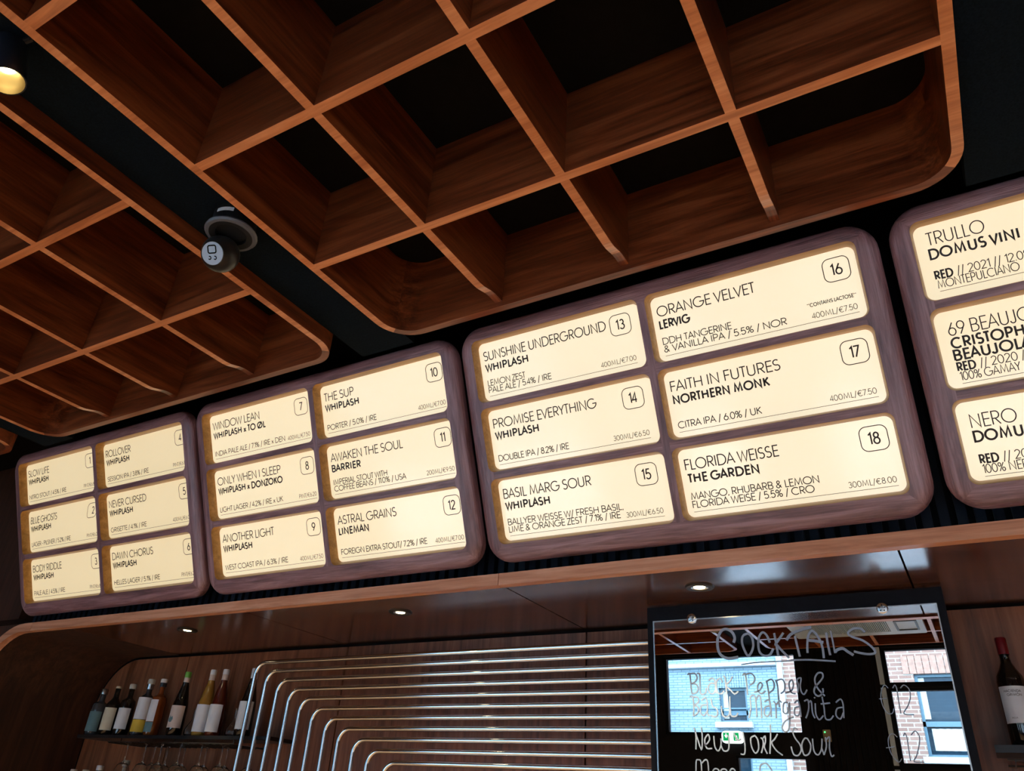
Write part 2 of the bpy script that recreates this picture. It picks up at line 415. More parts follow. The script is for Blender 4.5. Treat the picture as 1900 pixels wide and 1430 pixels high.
# rear wall, with real openings
xs = sorted({RX0, RX1} | {v for q in WINDOWS for v in q[:2]}); zs = sorted({FZ, CZ} | {v for q in WINDOWS for v in q[2:]})
b = MB()
for i in range(len(xs) - 1):
    z_start = None
    for j in range(len(zs) - 1):
        cx, cz = (xs[i] + xs[i + 1]) / 2, (zs[j] + zs[j + 1]) / 2
        hole = any(q[0] < cx < q[1] and q[2] < cz < q[3] for q in WINDOWS)
        if not hole and z_start is None: z_start = zs[j]
        if (hole or j == len(zs) - 2) and z_start is not None:
            b.box(xs[i], xs[i + 1], RY0 - .1, RY0, z_start, zs[j] if hole else zs[j + 1]); z_start = None
rear = struct(b.build('wall_rear', M_FRAMEB, fix=False))
rib = MB(); rib.box(0, .028, 0, .02, -.2, 1.6)
me = None
for k in range(14):
    o = link('slat', me, rear) if me else rib.build('slat', M_BLACK, rear)
    me = o.data; o.location = (-1.37 + .045 * k, RY0, 0)
for i, (x0, x1, z0, z1) in enumerate(WINDOWS):
    wd = empty('window_%d' % (i + 1), ((x0 + x1) / 2, RY0 - .05, z0)); struct(wd)
    cx = (x0 + x1) / 2; fb = MB(); t = .022
    o_ = rrect(x0 - cx, x1 - cx, 0, z1 - z0, .004, -.03, 1); i_ = rrect(x0 - cx + t, x1 - cx - t, t, z1 - z0 - t, .004, -.03, 1)
    fb.ring(o_, i_, (0, .06, 0)); fb.build('window_frame', M_FRAMEB, wd)
    boxo('pane', x0 - cx + t, x1 - cx - t, -.003, .003, t, z1 - z0 - t, M_PANE, wd)
    if i in (4, 3, 5):
        boxo('jamb_lining', x0 - cx - .05, x0 - cx - .012, .05, .075, 0, z1 - z0, M_LBLUE, wd)['label'] = 'pale blue painted jamb strip'

# ------------------------------------------------------------------ the street outside (seen in the mirror)
struct(boxo('street', -14, 12, -14, RY0 - .1, FZ - .3, FZ - .1, M_ASPH))
FY = -6.0
pb = empty('painted_building', (-7.2, FY, FZ - .1))
tag(pb, 'pale blue painted brick building across the street, left in the mirror', 'building')
def part_wall(name, rects, holes, mat, par, y0, y1):
    xs = sorted({v for q in rects + holes for v in q[:2]}); zs = sorted({v for q in rects + holes for v in q[2:]})
    b = MB(); P = par.location
    for i in range(len(xs) - 1):
        for j in range(len(zs) - 1):
            cx, cz = (xs[i] + xs[i + 1]) / 2, (zs[j] + zs[j + 1]) / 2
            if any(q[0] < cx < q[1] and q[2] < cz < q[3] for q in rects) and not any(q[0] < cx < q[1] and q[2] < cz < q[3] for q in holes):
                b.box(xs[i] - P.x, xs[i + 1] - P.x, y0 - P.y, y1 - P.y, zs[j] - P.z, zs[j + 1] - P.z)
    return b.build(name, mat, par, fix=False)
def facade_window(par, x0, x1, z0, z1, split, curtain):
    P = par.location; f = MB(); t = .035
    f.ring(rrect(x0 - P.x, x1 - P.x, z0 - P.z, z1 - P.z, .004, FY - .1 - P.y, 1), rrect(x0 + t - P.x, x1 - t - P.x, z0 + t - P.z, z1 - t - P.z, .004, FY - .1 - P.y, 1), (0, .05, 0))
    f.box(x0 - P.x, x1 - P.x, FY - .1 - P.y, FY - .05 - P.y, split - P.z - .03, split - P.z + .03)
    fr = f.build('window', M_BFRM, par)
    boxo('pane', x0 + t - P.x, x1 - t - P.x, FY - .09 - P.y, FY - .08 - P.y, z0 + t - P.z, z1 - t - P.z, M_DGL, fr)
    boxo('sill', x0 - .06 - P.x, x1 + .06 - P.x, FY - .05 - P.y, FY + .08 - P.y, z0 - .07 - P.z, z0 - P.z, M_SILL, par)
    if curtain:
        c = MB(); n = 40; xa, xb = x0 + t + .05, x1 - t
        for k in range(n):
            a, d = xa + (xb - xa) * k / n, xa + (xb - xa) * (k + 1) / n
            ya, yd = FY - .072 + .008 * math.sin(k * 1.9), FY - .072 + .008 * math.sin((k + 1) * 1.9)
            c.add([(a - P.x, ya - P.y, z0 + .08 - P.z), (d - P.x, yd - P.y, z0 + .08 - P.z), (d - P.x, yd - P.y, split - .05 - P.z), (a - P.x, ya - P.y, split - .05 - P.z)], [(0, 1, 2, 3)], 0, True)
        c.build('curtain', M_CURT, fr, fix=False)
    boxo('blind', x0 + t - P.x, x0 + t + .07 - P.x, FY - .079 - P.y, FY - .074 - P.y, (split if curtain else z0) + .06 - P.z, z1 - .04 - P.z, M_CURT, fr)
H1 = [(-3.285, -2.893, 1.427, 1.883), (-3.285, -2.893, .45, 1.05), (-5.2, -4.8, .45, 1.05), (-5.2, -4.8, 1.427, 1.883)]
part_wall('wall', [(-12, -2.445, FZ - .1, 5.2)], H1, M_BRW, pb, FY - .3, FY)
for q in H1: facade_window(pb, *q, (q[2] + q[3]) / 2 - .1, False)
sc = MB()
for q in H1[:1] + H1[3:]:
    for k in range(14):
        xa = q[0] - .05 + k * (q[1] - q[0] + .1) / 14
        sc.box(xa - pb.location.x + .003, xa + (q[1] - q[0] + .1) / 14 - .003 - pb.location.x, FY - pb.location.y, FY + .012 - pb.location.y, q[3] - pb.location.z, q[3] + .2 - pb.location.z)
split(sc.build('lintel_bricks', M_BRW, pb), 'brick')
boxo('coping', -4.3 + 7.2, -2.445 + 7.2, 0, .09, 2.16 + 1.7, 2.21 + 1.7, M_SILL, pb)
boxo('string_course', -12 + 7.2, -2.445 + 7.2, 0, .02, 1.60 + 1.7, 1.615 + 1.7, M_BFRM, pb)
dp = MB(); dp.tube([(-4.10, FY + .145, 2.0), (-4.10, FY + .145, -1.9)], .04); dp2 = MB()
dpo = dp.build('drainpipe', M_SILL); tag(dpo, 'pale drainpipe on the blue painted building, at the mirror left edge', 'pipe')
rb = empty('brick_building', (1.8, FY, FZ - .1))
tag(rb, 'red brick building with white mortar across the street, right in the mirror', 'building')
H2 = [(-.742, .35, 1.03, 2.0), (1.4, 2.5, 1.03, 2.0), (-.742, .35, -.7, .4), (3.6, 4.6, 1.03, 2.0)]
part_wall('wall', [(-2.42, 10, FZ - .1, 5.2)], H2, M_BRR, rb, FY - .3, FY)
for q in H2: facade_window(rb, *q, q[2] + .38, True)
sd = MB(); P = rb.location
for q in H2[:2]:
    n = 16
    for k in range(n):
        xa = q[0] - .12 + k * (q[1] - q[0] + .24) / n
        sd.box(xa - P.x + .004, xa + (q[1] - q[0] + .24) / n - .004 - P.x, 0, .012, q[3] - P.z, q[3] + .22 - P.z)
split(sd.build('lintel_bricks', M_SOLD, rb), 'brick')
boxo('quoin_strip', -2.44 - P.x, -2.37 - P.x, 0, .03, 0, 6.8, M_SILL, rb)

# ------------------------------------------------------------------ ceiling coffers
HC, BT = 1.55, .028
def paint_underside(o, zmax=.014):  # downward faces get the brighter wood, painting in light from below
    o.data.materials.append(M_UNDERLIT)
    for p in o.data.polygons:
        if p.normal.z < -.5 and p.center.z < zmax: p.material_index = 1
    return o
def coffer(name_x, x0, x1, xl, y0, y1, yl, label, top=CZ):
    """rim + lattice; underside at HC"""
    t = empty('coffered_ceiling_panel', ((x0 + x1) / 2, (y0 + y1) / 2, HC)); tag(t, label, 'ceiling panel', 'mahogany coffered ceiling panels')
    cx, cy = t.location.x, t.location.y; h = top - HC - .002
    rim = MB()
    rim.ring(rrect(x0 - cx, x1 - cx, y0 - cy, y1 - cy, .13, 0, 10, 'xy'), rrect(x0 + BT - cx, x1 - BT - cx, y0 + BT - cy, y1 - BT - cy, .13 - BT, 0, 10, 'xy'), (0, 0, h))
    o = rim.build('rim', M_COFX, t)
    for p in o.data.polygons: p.use_smooth = abs(p.normal.z) < .5
    o.data.set_sharp_from_angle(angle=math.radians(30)); paint_underside(o); o.data.materials.append(M_COFY)
    for p in o.data.polygons:
        if p.center.y > y1 - cy - .06: p.material_index = 0
        elif abs(p.normal.x) > .8: p.material_index = 2
    for y in yl:
        paint_underside(boxo('long_slat', x0 + BT - cx, x1 - BT - cx, y - BT / 2 - cy, y + BT / 2 - cy, 0, h, M_COFX, t))
    ys = [y0 + BT] + sorted(yl) + [y1 - BT]
    for x in xl:
        for j in range(len(ys) - 1):
            a = ys[j] + (BT / 2 if j else 0) - cy; d = ys[j + 1] - (BT / 2 if j < len(ys) - 2 else 0) - cy
            m = MB(); last = j == len(ys) - 2 and y1 > 1.7
            prof = [(a, 0)]
            if last:
                for k in range(7):
                    s_ = k / 6; prof.append((d - .14 + .14 * s_, .020 * (1 - math.cos(math.pi * min(1, s_ * 1.4))) / 2))
            else: prof.append((d, 0))
            prof += [(d, h), (a, h)]
            m.ext([(x - BT / 2 - cx, p, q) for p, q in prof], (BT, 0, 0)); paint_underside(m.build('cross_slat', M_COFY, t))
    return t
YL = [1.355, .868, .372, -.12, -.61, -1.09, -1.56]
YF = 1.828
coffer('a', -1.648, .236, [-1.187, -.719, -.251], -2.0, YF, YL, 'large mahogany coffered ceiling panel to the right of the black channel')
coffer('b', -3.84, -1.912, [-3.355, -2.875, -2.395], -2.0, YF, YL, 'large mahogany coffered ceiling panel left of the black channel with the camera')
coffer('c', -6.1, -4.10, [-5.5, -5.04, -4.57], -2.0, YF, YL, 'coffered ceiling panel cut off at the far left above the first menu board')
coffer('f', 1.2, 3.1, [1.65, 2.1, 2.6], -2.0, YF, YL, 'coffered ceiling panel beyond the right edge of the view')
CHZ = 1.607
for i, (a, d) in enumerate(((-4.095, -3.845), (-1.907, -1.653), (.241, 1.195))):
    struct(boxo('trim_%d' % (i + 1), a, d, RY0, 1.93, CHZ, CHZ + .04, M_CHAN))

# ------------------------------------------------------------------ slatted dark wall above the ledge
bk = struct(boxo('wall_back', RX0, RX1, 2.47, 2.52, .79, CZ, M_BLACK))
me = None; sl = MB(); sl.box(0, .027, 0, .028, 0, CZ - .80)
for k in range(150):
    x = -4.56 + k * .0455
    if x > 1.9: break
    o = link('slat', me, bk) if me else sl.build('slat', M_SLAT, bk)
    me = o.data; o.location = (x, 2.442, .795)
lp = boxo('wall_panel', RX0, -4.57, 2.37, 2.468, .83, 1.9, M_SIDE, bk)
# ------------------------------------------------------------------ back bar niche: soffit, side, back panels, ledge trim
NX, NR, SZ, NY0, NY1 = -4.72, .32, .75, 2.362, 3.08
ns = struct(boxo('wall_niche', RX0, RX1, NY1 + .004, NY1 + .04, FZ, .80, M_BLACK))
def niche_path(off, x1, zb, z_only=False):
    """profile from x1 along the soffit to the rounded corner and down the side; off = inset into the niche"""
    pts = [(x1, SZ - off)]
    for k in range(13):
        a = math.radians(90 + 90 * k / 12); r = NR - off
        pts.append((NX + NR + r * math.cos(a), SZ - NR + r * math.sin(a)))
    pts.append((NX + off, zb))
    return pts
def strip(name, path_a, path_b, y0, y1, mat, par=None, smooth=True):
    m = MB(); n = len(path_a)
    m.add([(x, y0, z) for x, z in path_a] + [(x, y0, z) for x, z in path_b] + [(x, y1, z) for x, z in path_a] + [(x, y1, z) for x, z in path_b],
          sum([[(i, i + 1, n + i + 1, n + i), (2 * n + i, 3 * n + i, 3 * n + i + 1, 2 * n + i + 1), (i, 2 * n + i, 2 * n + i + 1, i + 1), (n + i, n + i + 1, 3 * n + i + 1, 3 * n + i)] for i in range(n - 1)], []) + [(0, n, 3 * n, 2 * n), (n - 1, 3 * n - 1, 4 * n - 1, 2 * n - 1)], 0, smooth)
    return m.build(name, mat, par)
sof = struct(boxo('trim_4', NX, RX1, NY0, NY1, SZ + .014, SZ + .034, M_BLACK))       # board that carries the soffit panels
JX = [-4.05, -2.775, -1.435, -.13, 1.18, 2.5, RX1]
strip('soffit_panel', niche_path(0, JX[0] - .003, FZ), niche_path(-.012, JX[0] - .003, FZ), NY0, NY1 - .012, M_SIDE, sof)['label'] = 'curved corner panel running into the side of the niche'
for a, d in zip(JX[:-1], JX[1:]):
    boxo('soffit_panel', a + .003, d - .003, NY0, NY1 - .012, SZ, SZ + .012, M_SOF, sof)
# back panels with thin black joints
WJ = [-3.955, -2.76, -1.43, -.11, 1.2, 2.5, RX1]
m = MB(); pth = niche_path(.012, WJ[0] - .004, FZ)
m.ext([(x, NY1, z) for x, z in pth] + [(WJ[0] - .004, NY1, FZ)], (0, -.012, 0)); m.build('wall_panel', M_WPAN, ns)
for a, d in zip(WJ[:-1], WJ[1:]): boxo('wall_panel', a + .004, d - .004, NY1 - .012, NY1, FZ, SZ - .012, M_WPAN, ns)
# front trim band
T0, T1 = 2.325, 2.360
tr = empty('trim_5', (0, 0, 0)); struct(tr)
boxo('trim_board', -1.433, RX1, T0, T1, SZ - .007, SZ + .036, M_TRIM, tr)
boxo('trim_board', -4.33, -1.436, T0, T1, SZ - .007, SZ + .036, M_TRIM, tr)
strip('trim_board', niche_path(.007, -4.333, FZ), niche_path(-.036, -4.333, FZ), T0, T1, M_TRIM, tr)
fw = MB(); pth = niche_path(-.037, -4.30, FZ)
fw.ext([(x, T0 + .008, z) for x, z in pth] + [(RX0, T0 + .008, FZ), (RX0, T0 + .008, SZ + .037)], (0, .03, 0)); struct(fw.build('wall_front', M_SIDE))
# soffit downlights
for i, x in enumerate((-3.39, -2.06, -.775, .54, 1.85)):
    t = empty('recessed_downlight', (x, 2.575, SZ))
    tag(t, ['small recessed downlight above the bottle shelf on the left', 'small recessed downlight in the soffit above the chrome tubes', 'recessed downlight glowing above the cocktail mirror', 'recessed downlight further right along the soffit', 'last recessed downlight on the right end of the soffit'][i], 'downlight', 'soffit downlights')
    m = MB(); m.lathe([(.026, 0), (.030, -.006), (.046, -.006), (.050, -.001), (.050, 0)], seg=28, cap=False); m.build('bezel', M_BLKM, t, fix=True)
    m = MB(); m.lathe([(.029, -.0045), (.018, -.002), (.018, -.001)], seg=24, cap=False); m.build('reflector', M_STEEL, t)
    m = MB(); m.lathe([(.019, -.004), (.019, -.0015)], seg=24); m.build('lamp_lens', M_LAMP, t)
    L = bpy.data.lights.new('downlight_beam', 'SPOT'); L.energy = DOWN_POWER; L.color = (1, .78, .5); L.spot_size = math.radians(85); L.spot_blend = .6; L.shadow_soft_size = .02
    link('downlight_beam', L, t).location = (0, 0, -.02)

# ------------------------------------------------------------------ menu boards
BW, BH, TILT = 1.48, .885, math.radians(24)
COLS = [(.057, .725), (.752, 1.420)]
ROWS = [(.595, .833), (.334, .572), (.070, .308)]
PD = .040
def frame_mesh(parent):
    bm = bmesh.new(); rings = []
    for off, y in [(.012, .055), (0, .045), (0, .024)] + [(.038 * (1 - math.cos(math.radians(a))), .024 * (1 - math.sin(math.radians(a)))) for a in (18, 36, 54, 72, 90)]:
        rings.append([bm.verts.new(p) for p in rrect(off, BW - off, off, BH - off, .095 - off, y, 8)])
    for ra, rb_ in zip(rings[:-1], rings[1:]):
        n = len(ra)
        for i in range(n):
            f = bm.faces.new((ra[i], ra[(i + 1) % n], rb_[(i + 1) % n], rb_[i])); f.smooth = True
    edges = [bm.edges.get((rings[-1][i], rings[-1][(i + 1) % len(rings[-1])])) for i in range(len(rings[-1]))]
    for x0, x1 in COLS:
        for z0, z1 in ROWS:
            hr = []
            for off, y, r in ((0, 0, .026), (.0015, .003, .026), (.007, PD - .004, .024), (.007, PD + .012, .024)):
                hr.append([bm.verts.new(p) for p in rrect(x0 + off, x1 - off, z0 + off, z1 - off, r, y, 6)])
            n = len(hr[0])
            for ra, rb_ in zip(hr[:-1], hr[1:]):
                for i in range(n):
                    f = bm.faces.new((ra[i], ra[(i + 1) % n], rb_[(i + 1) % n], rb_[i])); f.material_index = 2; f.smooth = True
            edges += [bm.edges.get((hr[0][i], hr[0][(i + 1) % n])) for i in range(n)]
    res = bmesh.ops.triangle_fill(bm, use_beauty=True, use_dissolve=False, edges=edges, normal=(0, -1, 0))
    bm.faces.new(rings[0])
    # mitre cuts so that rails and stiles carry their own grain
    for p, nrm in (((0, 0, 0), (1, 0, -1)), ((BW, 0, 0), (1, 0, 1)), ((0, 0, BH), (1, 0, 1)), ((BW, 0, BH), (1, 0, -1)), ((COLS[0][1] + .001, 0, 0), (1, 0, 0)), ((COLS[1][0] - .001, 0, 0), (1, 0, 0))):
        bmesh.ops.bisect_plane(bm, geom=bm.verts[:] + bm.edges[:] + bm.faces[:], plane_co=p, plane_no=nrm)
    for f in bm.faces:
        if f.material_index == 2: continue
        c = f.calc_center_median(); du = min(c.x, BW - c.x); dv = min(c.z, BH - c.z)
        f.material_index = 1 if (du < dv and du < .075) or (COLS[0][1] < c.x < COLS[1][0] and dv > .07) else 0
    bmesh.ops.recalc_face_normals(bm, faces=bm.faces)
    me = bpy.data.meshes.new('frame'); bm.to_mesh(me); bm.free()
    for mm in (M_WALH, M_WALV, M_POCK): me.materials.append(mm)
    me.set_sharp_from_angle(angle=math.radians(32))
    return me
FM = frame_mesh(None)
E_ = '\u20ac'
MENU = [
 [('1', 'SLOW LIFE', 'WHIPLASH', ['NITRO STOUT / 4.5% / IRE'], 'PINT/' + E_ + '6.80'), ('2', 'BLUE GHOSTS', 'WHIPLASH', ['LAGER - PILSNER / 5.2% / IRE'], 'PINT/' + E_ + '6.20'),
  ('3', 'BODY RIDDLE', 'WHIPLASH', ['PALE ALE / 4.5% / IRE'], 'PINT/' + E_ + '6.80'), ('4', 'ROLLOVER', 'WHIPLASH', ['SESSION IPA / 3.8% / IRE'], 'PINT/' + E_ + '6.80'),
  ('5', 'NEVER CURSED', 'WHIPLASH', ['GRISETTE / 4.1% / IRE'], '400ML/' + E_ + '6.00'), ('6', 'DAWN CHORUS', 'WHIPLASH', ['HELLES LAGER / 5.1% / IRE'], 'PINT/' + E_ + '6.20')],
 [('7', 'WINDOW LEAN', 'WHIPLASH x TO \u00d8L', ['INDIA PALE ALE / 7.1% / IRE x DEN'], '400ML/' + E_ + '7.50'), ('8', 'ONLY WHEN I SLEEP', 'WHIPLASH x DONZOKO', ['LIGHT LAGER / 4.2% / IRE x UK'], 'PINT/' + E_ + '6.20'),
  ('9', 'ANOTHER LIGHT', 'WHIPLASH', ['WEST COAST IPA / 6.3% / IRE'], '400ML/' + E_ + '7.50'), ('10', 'THE SUP', 'WHIPLASH', ['PORTER / 5.0% / IRE'], '400ML/' + E_ + '7.00'),
  ('11', 'AWAKEN THE SOUL', 'BARRIER', ['IMPERIAL STOUT WITH', 'COFFEE BEANS / 11.0% / USA'], '200ML/' + E_ + '9.50'), ('12', 'ASTRAL GRAINS', 'LINEMAN', ['FOREIGN EXTRA STOUT/ 7.2% / IRE'], '400ML/' + E_ + '7.00')],
 [('13', 'SUNSHINE UNDERGROUND', 'WHIPLASH', ['LEMON ZEST', 'PALE ALE / 5.4% / IRE'], '400ML/' + E_ + '7.00'), ('14', 'PROMISE EVERYTHING', 'WHIPLASH', ['DOUBLE IPA / 8.2% / IRE'], '300ML/' + E_ + '6.50'),
  ('15', 'BASIL MARG SOUR', 'WHIPLASH', ['BALLYER WEISSE W/ FRESH BASIL,', 'LIME & ORANGE ZEST / 7.1% / IRE'], '300ML/' + E_ + '6.50'), ('16', 'ORANGE VELVET', 'LERVIG', ['DDH TANGERINE', '& VANILLA IPA / 5.5% / NOR'], '400ML/' + E_ + '7.50'),
  ('17', 'FAITH IN FUTURES', 'NORTHERN MONK', ['CITRA IPA / 6.0% / UK'], '400ML/' + E_ + '7.50'), ('18', 'FLORIDA WEISSE', 'THE GARDEN', ['MANGO, RHUBARB & LEMON', 'FLORIDA WEISE / 5.5% / CRO'], '300ML/' + E_ + '8.00')],
 None]
WINE = [('TRULLO', ['DOMUS VINI -'], 'RED', ' // 2021 // 12.0%', 'MONTEPULCIANO'), ('69 BEAUJOLAIS', ['CRISTOPHE', 'BEAUJOLAIS'], 'RED', ' // 2020 //', '100% GAMAY'), ('NERO', ['DOMUS VINI'], 'RED', ' // 2021', '100% NERO')]
FIT = {'SUNSHINE UNDERGROUND': .503, 'FLORIDA WEISSE': .300, 'ORANGE VELVET': .328, 'BASIL MARG SOUR': .353, 'FAITH IN FUTURES': .355, 'NORTHERN MONK': .312, 'THE GARDEN': .227,
       'MANGO, RHUBARB & LEMON': .397, 'FLORIDA WEISE / 5.5% / CRO': .379, 'BALLYER WEISSE W/ FRESH BASIL,': .454, 'LIME & ORANGE ZEST / 7.1% / IRE': .440, 'PALE ALE / 5.4% / IRE': .265, 'LEMON ZEST': .161, 'CITRA IPA / 6.0% / UK': .272,
       'WINDOW LEAN': .303, 'WHIPLASH x TO \u00d8L': .335, 'INDIA PALE ALE / 7.1% / IRE x DEN': .443, 'ONLY WHEN I SLEEP': .400, 'WHIPLASH x DONZOKO': .403, 'LIGHT LAGER / 4.2% / IRE x UK': .396, 'ANOTHER LIGHT': .325,
       'WHIPLASH': .180, 'WEST COAST IPA / 6.3% / IRE': .390, 'THE SUP': .162, 'PORTER / 5.0% / IRE': .264, 'AWAKEN THE SOUL': .380, 'BARRIER': .152, 'IMPERIAL STOUT WITH': .283, 'COFFEE BEANS / 11.0% / USA': .375,
       'ASTRAL GRAINS': .306, 'LINEMAN': .155, 'FOREIGN EXTRA STOUT/ 7.2% / IRE': .437, 'SLOW LIFE': .194, 'NITRO STOUT / 4.5% / IRE': .338, 'BLUE GHOSTS': .240, 'LAGER - PILSNER / 5.2% / IRE': .352, 'BODY RIDDLE': .261,
       'PALE ALE / 4.5% / IRE': .278, 'ROLLOVER': .198, 'SESSION IPA / 3.8% / IRE': .325, 'NEVER CURSED': .292, 'GRISETTE / 4.1% / IRE': .280, 'DAWN CHORUS': .314, 'HELLES LAGER / 5.1% / IRE': .350,
       'DDH TANGERINE': .232, '& VANILLA IPA / 5.5% / NOR': .400, 'PROMISE EVERYTHING': .420, 'DOUBLE IPA / 8.2% / IRE': .290}
pan_me = MB(); c0 = COLS[0]; pw = c0[1] - c0[0]; ph = ROWS[0][1] - ROWS[0][0]
pan_me.ext(rrect(.008, pw - .008, .008, ph - .008, .023, PD, 6), (0, .010, 0))
BL = ['menu board on the far left, walnut frame, lit plates numbered 1 to 6', 'second walnut menu board from the left, lit plates numbered 7 to 12',
      'third walnut menu board from the left, lit plates numbered 13 to 18', 'walnut menu board cut off at the right edge, listing red wines without numbers']
for bi in range(4):
    t = empty('menu_board', (-4.490 + 1.5035 * bi if bi < 3 else .026, 2.33, .82), (TILT, 0, 0))
    tag(t, BL[bi], 'menu board', 'walnut framed lit menu boards')
    link('frame', FM, t)
    pdata = None
    for k in range(6):
        x0 = COLS[k // 3][0]; z0 = ROWS[k % 3][0]
        if pdata is None:
            p = pan_me.build('menu_panel', M_CREAMP[bi], t) if bi == 0 else link('menu_panel', base_panel.copy(), t)
            if bi == 0: base_panel = p.data
            else: p.data.materials.clear(); p.data.materials.append(M_CREAMP[bi])
            pdata = p.data
        else: p = link('menu_panel', pdata, t)
        p.location = (x0, 0, z0)
        put = lambda u, v: (u, PD - .0012, v)
        m = MB(); nx = .027
        if bi < 3:
            num, ti, brn, ds, pr = MENU[bi][k]
            dd = 0 if k // 3 == 0 else .015
            text(m, ti, nx, .163, .0335, .112, fit=FIT.get(ti), put=put, skew=.18 if ti == 'BLUE GHOSTS' else 0)
            text(m, brn, nx + .002, .121, .026, .225, tr=.20, fit=FIT.get(brn), put=put)
            zz = [.038] if len(ds) == 1 else [.065, .038]
            for s_, z_ in zip(ds, zz): text(m, s_, nx + .002, z_, .0215, .132, fit=FIT.get(s_), tr=.12, put=put)
            text(m, pr, .621 + dd, .036, .0168, .108, fit=.130 if pr[0] != 'P' else .098, tr=.15, right=True, put=put)
            if num == '16': text(m, '**CONTAINS LACTOSE**', .498, .074, .0105, .2, tr=.2, fit=.142, put=put)
            vs, fs = ribbon([(nx + .002, .025), (.624 + dd, .025)], .0014); m.add([put(v.x, v.y) for v in vs], fs)
            m.build('lettering', M_INK, p, fix=False)
            m = MB(); bx = .547 + dd * 1.1; sk = .35 if num == '2' else 0
            lp_ = [(q[0] + sk * (q[2] - .134), q[2]) for q in rrect(bx - (.02 if sk else 0), bx + .076 - (.02 if sk else 0), .134, .207, .020, 0, 6)]
            vs, fs = ribbon(lp_ + [lp_[0]], .0026); m.add([put(v.x, v.y) for v in vs], fs)
            wn = text_w(num, .033, .95, .2)
            text(m, num, bx + .038 - wn / 2, .154, .033, .135, sx=.95, tr=.2, put=put, skew=sk * .6); m.build('number_badge', M_INK, p, fix=False)
        elif k < 3:
            ti, brn, r_, rest, d2 = WINE[k]
            lx = .039
            text(m, ti, lx, (.169, .159, .156)[k], .037, .085, fit=(.145, .275, .109)[k], put=put)
            zz = ([.128], [.122, .087], [.117])[k]
            for s_, z_ in zip(brn, zz): text(m, s_, lx, z_, .028, .205, fit={'DOMUS VINI -': .243, 'CRISTOPHE': .198, 'BEAUJOLAIS': .215, 'DOMUS VINI': .214}[s_], tr=.2, put=put)
            zr, zd = (.067, .039) if k == 0 else (.056, .028)
            xe = text(m, r_, lx + .001, zr, .0225, .22, fit=.043, tr=.2, put=put)
            text(m, rest, xe + .003, zr, .0235, .10, sx=1.02, put=put)
            text(m, d2, lx + .002, zd, .0235, .10, fit={'MONTEPULCIANO': .200, '100% GAMAY': .145, '100% NERO': .130}[d2], put=put)
            vs, fs = ribbon([(lx + .003, zd - .009), (.620, zd - .009)], .0014); m.add([put(v.x, v.y) for v in vs], fs)
            m.build('lettering', M_INK, p, fix=False)

# ------------------------------------------------------------------ chrome tubes
TZ = [.6381, .5960, .5514, .5071, .4635, .4195, .3764, .3329, .2895, .2450, .1998]
TX = [-3.168, -3.080, -2.991, -2.903, -2.819, -2.733, -2.640, -2.553, -2.460, -2.372, -2.280]
ORD = ['outermost', 'second', 'third', 'fourth', 'fifth', 'sixth', 'seventh', 'eighth', 'ninth', 'tenth', 'innermost']
for i, (x, z) in enumerate(zip(TX, TZ)):
    t = empty('chrome_tube', (x, 2.87, FZ))
    tag(t, '%s bent chrome tube of the nested set on the wall%s' % (ORD[i], '' if i in (0, 10) else ', counted from the top'), 'tube', 'nested chrome tubes')
    er = .062; pts = [(0, 0, 0), (0, 0, z - FZ - er)]
    pts += [(er - er * math.cos(math.radians(a)), 0, z - FZ - er + er * math.sin(math.radians(a))) for a in range(9, 91, 9)]
    pts += [(-.25 - x, 0, z - FZ)]
    m = MB(); m.tube(pts, .0108, 14); m.build('pipe', M_CHROME, t)
    m = MB()
    m.tube([(-.45 - x, 0, z - FZ), (-.45 - x, .197, z - FZ)], .006, 8); m.tube([(0, 0, .7), (0, .197, .7)], .006, 8); split(m.build('bracket', M_STEEL, t))

# ------------------------------------------------------------------ cocktail mirror
MX0, MX1, MZ0, MZ1 = -1.040, -.050, -.50, .742
mt = empty('mirror', ((MX0 + MX1) / 2, 2.80, MZ0)); tag(mt, 'black framed mirror with a handwritten cocktail list in silver pen', 'mirror')
P = Vector(mt.location); gx0, gx1, gz1 = -1.012, -.076, .686
m = MB(); m.box(MX0 - P.x, MX1 - P.x, 2.768 - P.y, 2.80 - P.y, 0, MZ1 - MZ0); m.build('backboard', M_FRAMEB, mt, fix=False)
m = MB(); m.box(gx0 - P.x, gx1 - P.x, 2.7615 - P.y, 2.7675 - P.y, .05, gz1 - MZ0); m.build('mirror_glass', M_MIRROR, mt, fix=False)
m = MB(); e = .004
for (a, b_, c_, d_) in ((gx0 - e, gx1 + e, gz1, gz1 + e), (gx0 - e, gx0, -.45, gz1), (gx1, gx1 + e, -.45, gz1)):
    m.box(a - P.x, b_ - P.x, 2.7605 - P.y, 2.7678 - P.y, c_ - MZ0, d_ - MZ0)
split(m.build('glass_edge', M_STEEL, mt, fix=False))
for x, z in ((-.867, .690), (-.231, .683)):
    m = MB(); m.lathe([(.0175, 0), (.0175, .003), (.013, .006), (.0045, .0065), (.004, .009), (.0, .0095)], (x - P.x, 2.7605 - P.y, z - MZ0), (0, -1, 0), 24)
    o = m.build('rosette_clip', M_STEEL, mt)
    m = MB()
    for k in range(5):
        a = k * 2 * math.pi / 5 + .3; m.lathe([(.0022, 0), (.0022, .0008)], (x + .0095 * math.cos(a) - P.x, 2.7605 - .0062 - P.y, z + .0095 * math.sin(a) - MZ0), (0, -1, 0), 8)
    split(m.build('screw_hole', M_BLACK, o))
